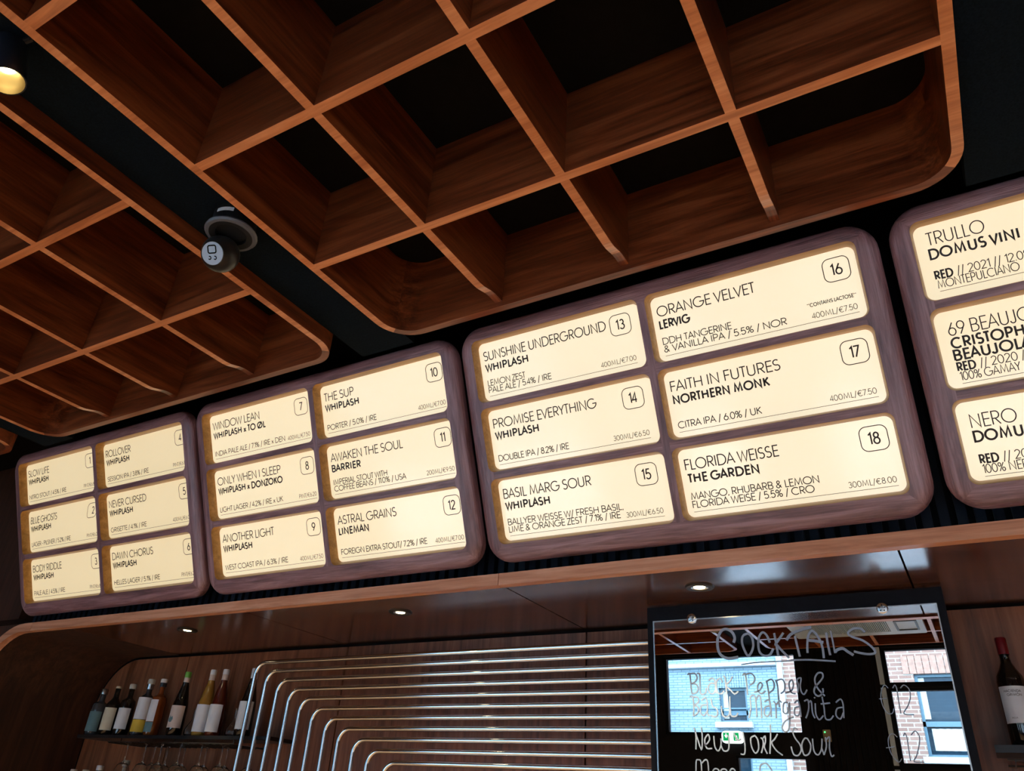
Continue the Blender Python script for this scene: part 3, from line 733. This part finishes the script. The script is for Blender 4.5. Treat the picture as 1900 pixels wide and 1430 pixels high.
STROKES = [[0.0095,-7223,5985,-7171,6152,-7254,6352,-7448,6461,-7631,6397,-7765,6157,-7796,5914,-7762,5695,-7647,5546,-7428,5466,-7103,5501],[0.0076,-6840,6232,-6910,6139,-6928,5946,-6864,5704,-6769,5535,-6651,5624,-6556,5857,-6579,6122,-6689,6260,-6840,6232],[0.0074,-5993,5926,-6064,6167,-6197,6282,-6334,6133,-6384,5873,-6360,5636,-6228,5513,-6036,5529,-5895,5733],[0.0075,-5816,6238,-5783,5892,-5758,5471],[0.0075,-5507,6233,-5728,5960,-5809,5870,-5764,5844,-5621,5651,-5415,5412],[0.0092,-5440,5982,-5278,6162,-4959,6286,-4579,6371],[0.0074,-5144,6108,-5111,5803,-5065,5433],[0.0072,-4807,5537,-4774,5834,-4704,6109,-4573,6242,-4452,6119,-4348,5882,-4311,5652,-4318,5358],[0.0091,-4748,5948,-4524,5914,-4261,5855],[0.0073,-4136,6160,-4134,5804,-4107,5440],[0.0054,-3991,6221,-3969,5864,-3955,5501],[0.0088,-3947,5523,-3874,5599,-3693,5636,-3557,5529,-3401,5412],[0.0071,-2948,6107,-3059,6227,-3252,6249,-3430,6156,-3454,6066,-3316,5968,-3072,5866,-2846,5676,-2742,5473,-2929,5426,-3178,5469,-3372,5533],[0.0037,-7027,5250,-6513,5302,-5800,5311,-5334,5317],[0.0054,-5376,5330,-5077,5331,-4693,5316,-3969,5245],[0.0049,-8938,4967,-8858,5013,-8843,4821,-8831,4584,-8819,4349],[0.0049,-8858,5001,-8677,5007,-8596,4862,-8694,4723,-8813,4678],[0.0048,-8813,4678,-8648,4651,-8580,4508,-8665,4370,-8820,4338],[0.0049,-8600,5005,-8499,4978,-8506,4671,-8502,4344,-8338,4352,-8288,4526],[0.0048,-8196,4757,-8077,4836,-7983,4752,-7972,4565,-7964,4334],[0.0048,-7978,4658,-8140,4662,-8225,4524,-8187,4361,-8064,4336,-7981,4450],[0.0048,-7714,4687,-7779,4817,-7908,4750,-7936,4541,-7901,4356,-7767,4331,-7686,4421],[0.0048,-7672,4907,-7616,4836,-7610,4604,-7597,4305],[0.0048,-7354,4875,-7465,4716,-7599,4592,-7464,4439,-7329,4311,-7201,4389],[0.0047,-7011,4889,-6932,4956,-6901,4771,-6898,4542,-6900,4270],[0.0047,-6910,4932,-6716,4950,-6609,4809,-6673,4650,-6798,4585],[0.0046,-6677,4356,-6508,4398,-6386,4553,-6434,4656,-6539,4557,-6533,4376,-6423,4307,-6297,4394],[0.0046,-6240,4708,-6212,4527,-6201,4192,-6202,3861],[0.0046,-6231,4685,-6072,4749,-5993,4612,-6036,4433,-6187,4325],[0.0046,-5935,4723,-5887,4520,-5901,4187,-5901,3880],[0.0046,-5914,4700,-5724,4740,-5650,4581,-5696,4382,-5820,4296],[0.0045,-5658,4315,-5468,4378,-5379,4553,-5406,4709,-5508,4623,-5508,4423,-5454,4311,-5343,4287],[0.0045,-5270,4320,-5220,4539,-5244,4717,-5114,4758,-5164,4538,-5155,4339,-5075,4261,-4968,4401],[0.0051,-4444,4197,-4595,4372,-4682,4549,-4678,4746,-4569,4898,-4437,4894,-4433,4762,-4563,4611,-4702,4483,-4758,4310,-4662,4200,-4547,4241,-4481,4327,-4477,4435],[0.0048,-8896,4232,-8799,4253,-8771,3902,-8812,3621],[0.0048,-8824,4231,-8631,4228,-8593,4074,-8768,3967],[0.0047,-8768,3967,-8628,3901,-8639,3728,-8812,3621],[0.0047,-8495,4117,-8347,4202,-8288,4027,-8308,3725,-8245,3618],[0.0047,-8314,3984,-8506,3943,-8544,3727,-8432,3641,-8329,3768],[0.0047,-8150,4177,-8120,3939,-7986,3851,-7961,3680,-8061,3596,-8206,3648],[0.0046,-7812,3935,-7810,3722,-7737,3594,-7587,3636,-7530,3890,-7501,4232],[0.0046,-7521,3890,-7505,3635,-7348,3614,-7271,3718],[0.0047,-7867,4186,-7842,4151],[0.0045,-6918,3549,-6828,3883,-6822,4178,-6716,4262,-6647,4133,-6657,3589],[0.0046,-6643,4091,-6538,4250,-6478,4131,-6507,3547],[0.0045,-6368,4045,-6229,4106,-6179,3959,-6197,3587],[0.0045,-6205,3918,-6363,3878,-6406,3671,-6303,3608,-6201,3752],[0.0045,-6080,4062,-6013,3957,-6041,3546],[0.0045,-6007,3937,-5883,4072,-5816,4017],[0.0045,-5609,4015,-5749,3996,-5792,3728,-5666,3707,-5569,3993,-5618,3503,-5696,3201,-5817,3141,-5883,3269,-5759,3463,-5490,3584],[0.0045,-5419,3992,-5303,4072,-5260,3908,-5258,3583],[0.0044,-5283,3888,-5415,3848,-5447,3657,-5337,3624,-5265,3765],[0.0044,-5103,4049,-4984,4089,-4983,3864,-5051,3662,-5117,3542],[0.0044,-4985,3986,-4885,4046,-4888,3702,-4834,3541],[0.0044,-4768,3984,-4790,3661,-4708,3500,-4569,3619],[0.0044,-4777,4167,-4756,4134],[0.0044,-4533,4184,-4516,3859,-4519,3540,-4382,3499,-4264,3618],[0.0044,-4605,3961,-4314,3986],[0.0046,-8810,3258,-8753,3046,-8781,2587],[0.0046,-8789,3215,-8595,2590,-8538,2964,-8550,3279],[0.0045,-8472,2694,-8297,2882,-8332,3048,-8459,2881,-8407,2633,-8223,2627],[0.0045,-8141,3008,-8128,2678,-8023,2556,-7920,2721,-7904,2927],[0.0044,-7920,2721,-7842,2559,-7681,2602,-7645,2928,-7691,3031],[0.0045,-7460,3094,-7366,2890,-7244,2911],[0.0044,-7166,3136,-7129,2810,-7158,2488,-7292,2474],[0.0043,-5143,2946,-5233,2946,-5341,2749,-5301,2478,-5144,2519,-5065,2752,-5143,2946],[0.0042,-4986,2947,-4991,2598,-4885,2484,-4763,2639,-4701,2949],[0.0042,-4746,2678,-4705,2479],[0.0042,-4594,2989,-4604,2718,-4704,2487],[0.0042,-4585,2912,-4474,2990,-4517,2681,-4489,2452,-4404,2492],[0.0043,-4146,3997,-3990,4096,-3933,3935,-3971,3539],[0.0043,-3965,3855,-4132,3817,-4188,3619,-4074,3520,-3964,3697],[0.0044,-6783,3025,-6922,2940,-6911,2677,-6810,2505,-6698,2636,-6700,2898,-6783,3025],[0.0044,-6599,2964,-6535,2899,-6538,2747,-6621,2508],[0.0044,-6530,2943,-6453,3009,-6457,2856,-6510,2682,-6437,2489],[0.0044,-6251,3362,-6270,3076,-6316,2749,-6355,2490],[0.0043,-6048,3077,-6158,2924,-6263,2815,-6147,2601,-5957,2454],[0.0043,-5412,3209,-5498,3253,-5568,3144,-5512,2950,-5397,2780,-5373,2611,-5481,2462,-5614,2481,-5661,2650,-5665,2713],[0.0043,-8825,1725,-8795,2208,-8728,2276,-8632,2211,-8626,1730],[0.0044,-8609,2168,-8477,2281,-8396,2194,-8396,1737],[0.0043,-8268,1740,-8240,1957,-8149,2025,-8044,1962,-8048,1747],[0.0043,-8000,1748,-7983,1964,-7881,2020,-7789,1968,-7794,1754],[0.0043,-7710,1756,-7680,1971,-7590,2038,-7513,1954,-7634,1801],[0.0042,-6741,1783,-6712,2079,-6655,2176,-6512,2211,-6417,2128,-6331,1962,-6327,1795],[0.0026,-2552,4397,-2639,4488,-2751,4341,-2805,4104,-2777,3838,-2663,3662,-2545,3685,-2495,3806],[0.0026,-2866,4090,-2648,4087],[0.003,-2422,4394,-2349,4482,-2312,4362,-2321,4067,-2322,3660],[0.0029,-2207,4389,-2091,4476,-1971,4355,-1979,4120,-2083,3889,-2237,3660,-1962,3629],[0.0025,-2536,3005,-2645,3104,-2775,3004,-2814,2779,-2773,2529,-2627,2325,-2513,2423],[0.0025,-2897,2708,-2652,2738],[0.0028,-2362,3035,-2306,3119,-2275,2979,-2284,2701,-2291,2359],[0.0028,-2149,3064,-2018,3176,-1933,3037,-1975,2815,-2099,2512,-2198,2347,-1928,2338]]
def catmull(P, n=4):
    if len(P) < 3: return P
    out = []; Q = [P[0]] + P + [P[-1]]
    for i in range(1, len(Q) - 2):
        p0, p1, p2, p3 = Q[i - 1:i + 3]
        for k in range(n):
            t = k / n
            out.append(tuple(.5 * (2 * b + (c - a) * t + (2 * a - 5 * b + 4 * c - d) * t * t + (3 * b - a - 3 * c + d) * t ** 3) for a, b, c, d in zip(p0, p1, p2, p3)))
    return out + [P[-1]]
LINES = [(range(0, 15), 'handwritten heading COCKTAILS, underlined'), (range(15, 34), 'handwritten line Black Pepper &'), (list(range(34, 58)) + [70, 71], 'handwritten line Basil Margarita'),
         (list(range(58, 70)) + list(range(72, 78)), 'handwritten line New York Sour'), (range(78, 83), 'handwritten word cut off by the lower edge'), (range(83, 84), 'handwritten capital D cut off by the lower edge'), (range(84, 88), None), (range(88, 92), None)]
for ids, lb_ in LINES:
    m = MB()
    for k in ids:
        if k >= len(STROKES): continue
        s_ = STROKES[k]; wd = s_[0]; pts = [(s_[i] / 1e4, s_[i + 1] / 1e4) for i in range(1, len(s_), 2)]
        vs, fs = ribbon(catmull(pts), wd)
        m.add([(v.x - P.x, 2.7598 - .00002 * (k % 5) - P.y, v.y - MZ0) for v in vs], fs)
    o = m.build('handwriting' if lb_ else 'price', M_PEN, mt, fix=False)
    if lb_: o['label'] = lb_

# ------------------------------------------------------------------ shelves, bottles
def shelf(name, x0, x1, y0, z0, z1, label):
    t = empty(name, ((x0 + x1) / 2, NY1 - .012, z0)); tag(t, label, 'shelf'); cx = t.location.x; cy = t.location.y
    boxo('board', x0 - cx, x1 - cx, y0 - cy, 0, 0, z1 - z0, M_BLKM, t)
    return t
shelf('bottle_shelf', -4.52, -3.02, 2.895, .285, .302, 'black shelf holding nine bottles on the left of the back wall')
shelf('bottle_shelf', -.005, 1.3, 2.895, .275, .296, 'short black shelf under the red wine bottle on the right')
shelf('bottle_shelf', -4.64, -3.3, 2.86, -.22, -.20, 'lower black shelf below the hanging wine glasses')
def bottle(x, y, z, h, r, kind, glass, cap, caph, label_spec, lab, neck=None, capmat2=None):
    t = empty('bottle' if kind != 'wine' else 'wine_bottle', (x, y, z)); tag(t, lab, 'bottle', 'bottles behind the bar')
    if kind == 'wine': pr = [(r * .9, 0), (r, .006), (r, h * .58), (r * .93, h * .635), (r * .62, h * .70), (r * .40, h * .76), (r * .36, h * .80), (r * .35, h * .985), (r * .33, h * .99)]
    elif kind == 'flute': pr = [(r * .9, 0), (r, .006), (r, h * .40), (r * .93, h * .50), (r * .75, h * .62), (r * .52, h * .75), (r * .36, h * .85), (r * .33, h * .99)]
    else: pr = [(r * .9, 0), (r, .008), (r, h * .60), (r * .9, h * .67), (r * .45, h * .72), (r * .36, h * .75), (r * .34, h * .95), (r * .34, h * .96)]
    m = MB(); m.lathe(pr, seg=24); m.build('glass_body', glass, t)
    cr = r * .40 if kind != 'spirit' else r * .46
    m = MB(); m.lathe([(cr, h - caph), (cr * 1.02, h - .004), (cr * .9, h)], seg=20); m.build('cap', cap, t)
    if capmat2:
        m = MB(); m.lathe([(cr * .97, h - caph * 2.1), (cr * .99, h - caph - .0005)], seg=20); m.build('neck_foil', capmat2, t)
    first = None
    for (za, zb, mat, half) in label_spec:
        m = MB(); n = 16; rr = r + .0008
        for k in range(n + 1):
            a = math.radians(-90 - 12 - half + 2 * half * k / n + 24)
            m.v += [(rr * math.cos(a), rr * math.sin(a), za * h), (rr * math.cos(a), rr * math.sin(a), zb * h)]
        for k in range(n): m.f.append([2 * k, 2 * k + 2, 2 * k + 3, 2 * k + 1]); m.m.append(0); m.sm.append(True)
        o = m.build('label', mat, t, fix=False)
        first = first or o
    return t, first
BZ, BY = .302, 2.95
bd = [(-4.475, .250, .043, 'spirit', M_GREYL, M_STEEL, .03, [(.08, .5, M_TEAL, 70)], 'short smoky bottle with a grey metal stopper, leftmost on the shelf', None),
 (-4.352, .262, .040, 'wine', M_DARKG, M_CREAM, .012, [(.10, .55, M_CREAM, 75)], 'black bottle with a large cream label, second from the left', None),
 (-4.225, .271, .040, 'spirit', M_DARKG, M_CORK, .026, [(.12, .52, M_LABEL, 75)], 'black bottle with a pale label and cream stopper, third from the left', None),
 (-4.072, .294, .042, 'spirit', M_GREYL, M_CORK, .026, [(.28, .66, M_LABEL, 80), (.06, .27, M_YELL, 80)], 'bottle with a white label above a yellow band and cream stopper', M_STEEL),
 (-3.964, .292, .040, 'spirit', M_AMBER, M_WHITE, .020, [(.24, .62, M_LABEL, 38), (.06, .23, M_TEAL, 38)], 'amber spirit bottle with a narrow white label, white cap and black neck', M_BLKM),
 (-3.777, .324, .041, 'flute', M_DARKG, M_GREEN, .030, [(.12, .46, M_PINK, 80)], 'tall dark wine bottle with a bright green cap and blush label', M_PINK),
 (-3.576, .329, .041, 'flute', M_YWINE, M_WHITE, .026, [(.06, .46, M_LABEL, 70)], 'tall bottle of yellow wine with a white label', M_PINK),
 (-3.478, .328, .041, 'flute', M_ROSE, M_WHITE, .026, [(.06, .46, M_LABEL, 70)], 'tall bottle of dark rose wine with a white label', M_PINK),
 (-3.262, .326, .041, 'flute', M_DARKG, M_LABEL, .05, [(.10, .50, M_LABEL, 75)], 'black wine bottle with a white foil, rightmost, behind the chrome tubes', None)]
for x, h, r, kind, gl, cap, ch, ls, lab, foil in bd:
    t, lb = bottle(x, BY, BZ, h, r, kind, gl, cap, ch, ls, lab, capmat2=foil)
    if gl == M_DARKG and cap == M_GREEN:       # small dark blot printed on the blush label
        rr = r + .0016; m = MB()
        blob = [(-.012, .02), (-.002, .014), (.010, .016), (.016, .030), (.012, .045), (.004, .038), (-.004, .052), (-.006, .038), (-.016, .034)]
        m.add([(rr * math.cos(math.radians(-90) + u / rr), rr * math.sin(math.radians(-90) + u / rr), h * .12 + v + .012) for u, v in blob], [tuple(range(len(blob)))])
        m.build('printed_shape', M_TEAL, lb, fix=False)
for x, h, cap, lab in ((-4.535, .328, M_PINK, 'leftmost capped bottle on the lower shelf, only its pink cap showing'), (-4.426, .328, M_CORK, 'second bottle on the lower shelf, only its cream cap showing'),
                       (-4.309, .352, M_LABEL, 'third bottle on the lower shelf with a pale blue white cap'), (-4.095, .382, M_CORK, 'rightmost bottle on the lower shelf with a cream stopper')):
    bottle(x, 2.95, -.20, h, .04, 'spirit', M_GREYL, cap, .024, [(.1, .5, M_LABEL, 70)], lab)
# right hand bottle with readable label
RBX = .080
t, lb = bottle(RBX, 2.97, .296, .322, .039, 'wine', M_DARKG, M_RED, .052, [(.20, .53, M_LABEL, 80)], 'dark red wine bottle with a deep red capsule, alone on the right shelf')
m = MB(); rr = .039 + .0016; hh = .322
putc = lambda u, v: (rr * math.cos(math.radians(-78 - 2) + u / rr), rr * math.sin(math.radians(-78 - 2) + u / rr), v)
text(m, 'HACIENDA', -.034, hh * .53 - .018, .0065, .16, sx=1.1, tr=.2, put=putc)
text(m, 'GRIM\u00d3N', -.027, hh * .53 - .029, .0065, .16, sx=1.1, tr=.2, put=putc)
text(m, 'RIOJA', -.028, hh * .24, .004, .12, sx=1.1, tr=.2, put=putc)
m.build('lettering', M_INK, lb, fix=False)

# carafes
def carafe(x, y, z, lab, spout):
    t = empty('glass_carafe', (x, y, z)); tag(t, lab, 'carafe', 'clear glass carafes on the bottle shelf')
    o = [(.028, 0), (.036, .012), (.036, .035), (.024, .062), (.010, .085), (.009, .13), (.013, .138)]
    i = [(r - .0022, max(z_, .003)) for r, z_ in reversed(o)]
    m = MB(); m.lathe(o + i, seg=20, cap=False); m.build('bowl', M_GLASS, t)
    m = MB(); m.tube([(0, 0, .10), spout[0], spout[1]], .006, 10); m.build('spout', M_GLASS, t)
carafe(-3.685, 2.985, BZ, 'small clear glass carafe between the green capped and the yellow bottle', ((.004, 0, .15), (.006, 0, .165)))
carafe(-3.372, 2.985, BZ, 'small clear glass carafe with a slanted spout left of the rightmost bottle', ((.02, 0, .15), (.05, 0, .19)))

# ------------------------------------------------------------------ glass rack with hanging wine glasses
def rack(x0, x1, label, z=.262):
    t = empty('glass_rack', ((x0 + x1) / 2, 2.95, z)); tag(t, label, 'glass rack'); cx = t.location.x
    m = MB()
    for y in (2.85, 3.05): m.tube([(x0 - cx, y - 2.95, 0), (x1 - cx, y - 2.95, 0)], .0028, 8)
    split(m.build('side_rod', M_BLKM, t))
    m = MB(); x = x0 + .02
    while x < x1:
        m.tube([(x - cx, -.11, -.004), (x - cx, .11, -.004)], .0024, 8); x += .049
    split(m.build('rail', M_BLKM, t))
    m = MB()
    for x in (x0 + .05, (x0 + x1) / 2, x1 - .05):
        for y in (-.06, .06): m.tube([(x - cx, y, 0), (x - cx, y, .0222)], .002, 6)
    split(m.build('hanger', M_BLKM, t))
rack(-4.16, -3.19, 'black wire rack for wine glasses under the left bottle shelf')
rack(.02, .9, 'black wire glass rack under the right shelf', z=.252)
wg = MB()
wo = [(.0, .0), (.034, -.002), (.034, -.004), (.006, -.008), (.0035, -.014), (.0035, -.085), (.008, -.092), (.028, -.108), (.038, -.135), (.038, -.165), (.031, -.205)]
wi = [(.0298, -.205), (.0368, -.165), (.0368, -.135), (.0268, -.1095), (.004, -.094), (.0, -.0935)]
wg.lathe(wo + wi, seg=20, cap=False)
gm = None
from_px = [-4.03, -3.935, -3.88, -3.83, -3.755, -3.695, -3.61, -3.53, -3.45, -3.375, -3.30, -3.21]
names = ['leftmost', 'second', 'third', 'fourth', 'fifth', 'sixth', 'seventh', 'eighth', 'ninth', 'tenth', 'eleventh', 'rightmost']
for k, x in enumerate(from_px):
    t = empty('wine_glass', (x, 2.885 if k % 2 == 0 else 2.985, .264)); tag(t, '%s wine glass hanging upside down under the left shelf%s' % (names[k], '' if k in (0, 11) else ', counted from the left'), 'wine glass', 'hanging wine glasses')
    o = link('glass', gm, t) if gm else wg.build('glass', M_GLASS, t)
    gm = o.data
for k, x in enumerate((.075, .17)):
    t = empty('wine_glass', (x, 2.90, .254)); tag(t, ('wine glass hanging in the lower right corner under the red wine bottle', 'wine glass hanging beside the lower right corner of the view')[k], 'wine glass', 'hanging wine glasses')
    link('glass', gm, t)

# ------------------------------------------------------------------ security camera and spot cans in the channels
t = empty('security_camera', (-1.745, 1.105, CHZ)); tag(t, 'black dome security camera on the black ceiling channel', 'camera')
m = MB(); m.lathe([(.066, 0), (.066, -.050), (.070, -.058)], seg=32); m.build('base', M_BLKM, t)
m = MB(); m.lathe([(.070, -.058), (.078, -.060), (.080, -.066), (.076, -.072), (.066, -.073)], seg=36, cap=False); m.lathe([(.066, -.0728), (.048, -.070), (.046, -.056)], seg=36, mi=1, cap=False); m.build('collar', [plain('collar_grey', (.10, .11, .13), .3, noise=.05), M_BLKM], t)
bc = Vector((-.045, .015, -.118))
fd = Vector((.26, -.72, -.58)).normalized()
prof = [(.058 * math.sin(math.radians(a)), -.058 * math.cos(math.radians(a))) for a in range(0, 141, 10)]
prof = [(max(r, .0001), z_) for r, z_ in prof] + [(.035, .043)]
m = MB(); m.lathe(prof, bc, fd, 28); m.build('eyeball', M_BLKM, t)
m = MB(); m.lathe([(.0355, .043), (.0355, .0465)], bc, fd, 28)
fp = m.build('face_plate', plain('pale_face', (.42, .55, .72), .25, noise=.03), t)
q = Vector((0, 0, 1)).rotation_difference(fd)
upv = Vector((0, 0, 1)); ax = (upv - fd * upv.dot(fd)).normalized(); axx = ax.cross(fd).normalized() * -1
def fput(u, v, d=.0472): return bc + fd * d + axx * u + ax * v
m = MB()
sq = [(p[0], p[2]) for p in rrect(-.013, .013, 0, .023, .005, 0, 4)]
vs, fs = ribbon(sq + [sq[0]], .0042); m.add([fput(v.x, v.y + .001) for v in vs], fs)
for cx_, cy_ in ((-.008, -.014), (.010, -.013)):
    vs, fs = ribbon(arc(cx_, cy_, .0042, .0048, 60, 330, 12), .0032); m.add([fput(v.x, v.y) for v in vs], fs)
split(m.build('lens_ring', M_BLACK, fp, fix=False))
m = MB(); rr = .0668
m.add([(rr * math.cos(a), rr * math.sin(a), z_) for a in [math.radians(v) for v in (-92, -80, -68, -56, -44)] for z_ in (-.014, -.028)], [(2 * k, 2 * k + 2, 2 * k + 3, 2 * k + 1) for k in range(4)])
m.build('sticker', M_WHITE, t, fix=False)
for i, (x, y, z, axv) in enumerate(CAN_SPOTS):  # the cans after the first are extra lamps added for room light
    a = Vector(axv).normalized(); zt = CHZ if i in (0, 1, 2, 3, 4) else HC
    t = empty('ceiling_spotlight', (x, y, z))
    tag(t, ['black cylinder ceiling spotlight with gold inner reflector at the upper left corner', 'black spotlight added for light in the same channel nearer the windows', 'black spotlight added for light in the right hand channel', 'black spotlight added for light in the far left channel', 'black spotlight added for light in the far left channel near the windows', 'black spotlight added for light on the far right'][i], 'spotlight', 'black cylinder ceiling spotlights')
    Lh = .125 / a.z
    m = MB(); m.lathe([(.037, 0), (.040, 0), (.040, Lh), (.037, Lh)], (0, 0, 0), a, 32, cap=False); m.lathe([(.040, Lh), (.0, Lh)], (0, 0, 0), a, 32, cap=False); m.build('can', plain('spot_black', (.012, .018, .028), .28, noise=.1) if i == 0 else M_BLKM, t)
    m = MB(); m.lathe([(.0372, .0005), (.033, .02), (.022, .05), (.016, .055)], (0, 0, 0), a, 32, cap=False); m.build('reflector', M_GOLD, t)
    m = MB(); m.lathe([(.017, .050), (.017, .056)], (0, 0, 0), a, 20); m.build('lamp', M_LAMP, t)
    zt2 = (CHZ if i < 5 else CZ) - z
    m = MB(); m.tube([a * (Lh - .005), (0, 0, zt2)] if i == 0 else [a * (Lh - .005), (0, 0, max(zt2, Lh))], .008, 8); m.build('stem', M_BLKM, t)
    L = bpy.data.lights.new('spot_beam', 'SPOT'); L.energy = CAN_POWER; L.color = (1, .84, .64); L.spot_size = math.radians(95); L.spot_blend = .5; L.shadow_soft_size = .025
    o = link('spot_beam', L, t); o.location = a * -.008; o.rotation_mode = 'QUATERNION'; o.rotation_quaternion = Vector((0, 0, 1)).rotation_difference(a)

# ------------------------------------------------------------------ things by the windows, seen in the mirror
t = empty('air_conditioner', (-.78, -1.14, HC - .002)); tag(t, 'pale ceiling air conditioner with slotted grille, top right in the mirror', 'air conditioner')
m = MB(); m.ring(rrect(-.49, .49, -.30, .30, .02, -.035, 3, 'xy'), rrect(-.36, .24, -.20, .20, .01, -.035, 3, 'xy'), (0, 0, .035)); m.build('casing', M_ACW, t)
boxo('body', -.45, .45, -.28, .28, -.006, -.0005, M_ACW, t)
boxo('filter', -.36, .24, -.195, .195, -.012, -.0065, M_BLKM, t)
sm_ = MB(); sm_.box(0, .006, -.20, .20, -.034, -.014); me = None
for k in range(44):
    o = link('slat', me, t) if me else sm_.build('slat', M_ACW, t); me = o.data; o.location = (-.357 + k * .0136, 0, 0)
m = MB(); m.ring(rrect(.29, .45, -.16, .16, .01, -.042, 3, 'xy'), rrect(.305, .435, -.14, .14, .008, -.042, 3, 'xy'), (0, 0, .007)); m.build('air_outlet', M_BLKM, t)
t = empty('exit_sign', (-2.055, RY0, .814)); tag(t, 'lit green and white emergency exit sign seen in the mirror', 'sign')
m = MB(); m.ext(rrect(-.097, .097, -.052, .05, .035, 0, 6), (0, .035, 0)); m.build('housing', M_SIGNLIT, t)
m = MB(); m.box(-.082, -.028, .0352, .037, -.032, .034); m.build('arrow_field', M_SIGNG, t, fix=False)
m = MB(); m.box(.012, .06, .0352, .037, -.032, .034); m.build('door_field', M_SIGNG, t, fix=False)
m = MB(); m.add([(-.072, .0375, .014), (-.038, .0375, .014), (-.055, .0375, -.012)], [(0, 1, 2)]); m.box(-.059, -.051, .0371, .0376, .01, .028)
m.v += []; m.add([(.026, .0375, -.024), (.034, .0375, -.004), (.030, .0375, .012), (.044, .0375, .012), (.046, .0375, -.006), (.052, .0375, -.022), (.045, .0375, -.022), (.039, .0375, -.006), (.033, .0375, -.026)], [tuple(range(9))]); split(m.build('pictogram', M_SIGNLIT, t, fix=False))
t = empty('control_box', (-1.240, RY0, .782)); tag(t, 'small tan wall box with a green light, seen in the mirror', 'control box')
m = MB(); m.ext(rrect(-.032, .032, 0, .095, .006, .0, 3), (0, .03, 0)); m.build('housing', plain('tan_plastic', (.30, .26, .18), .5, noise=.05), t)
m = MB(); m.lathe([(.006, 0), (.006, .002), (.001, .004)], (-.015, .030, .075), (0, 1, 0), 12); m.build('indicator_light', plain('green_led', (.05, 1, .15), .4, noise=0, emit=4), t)
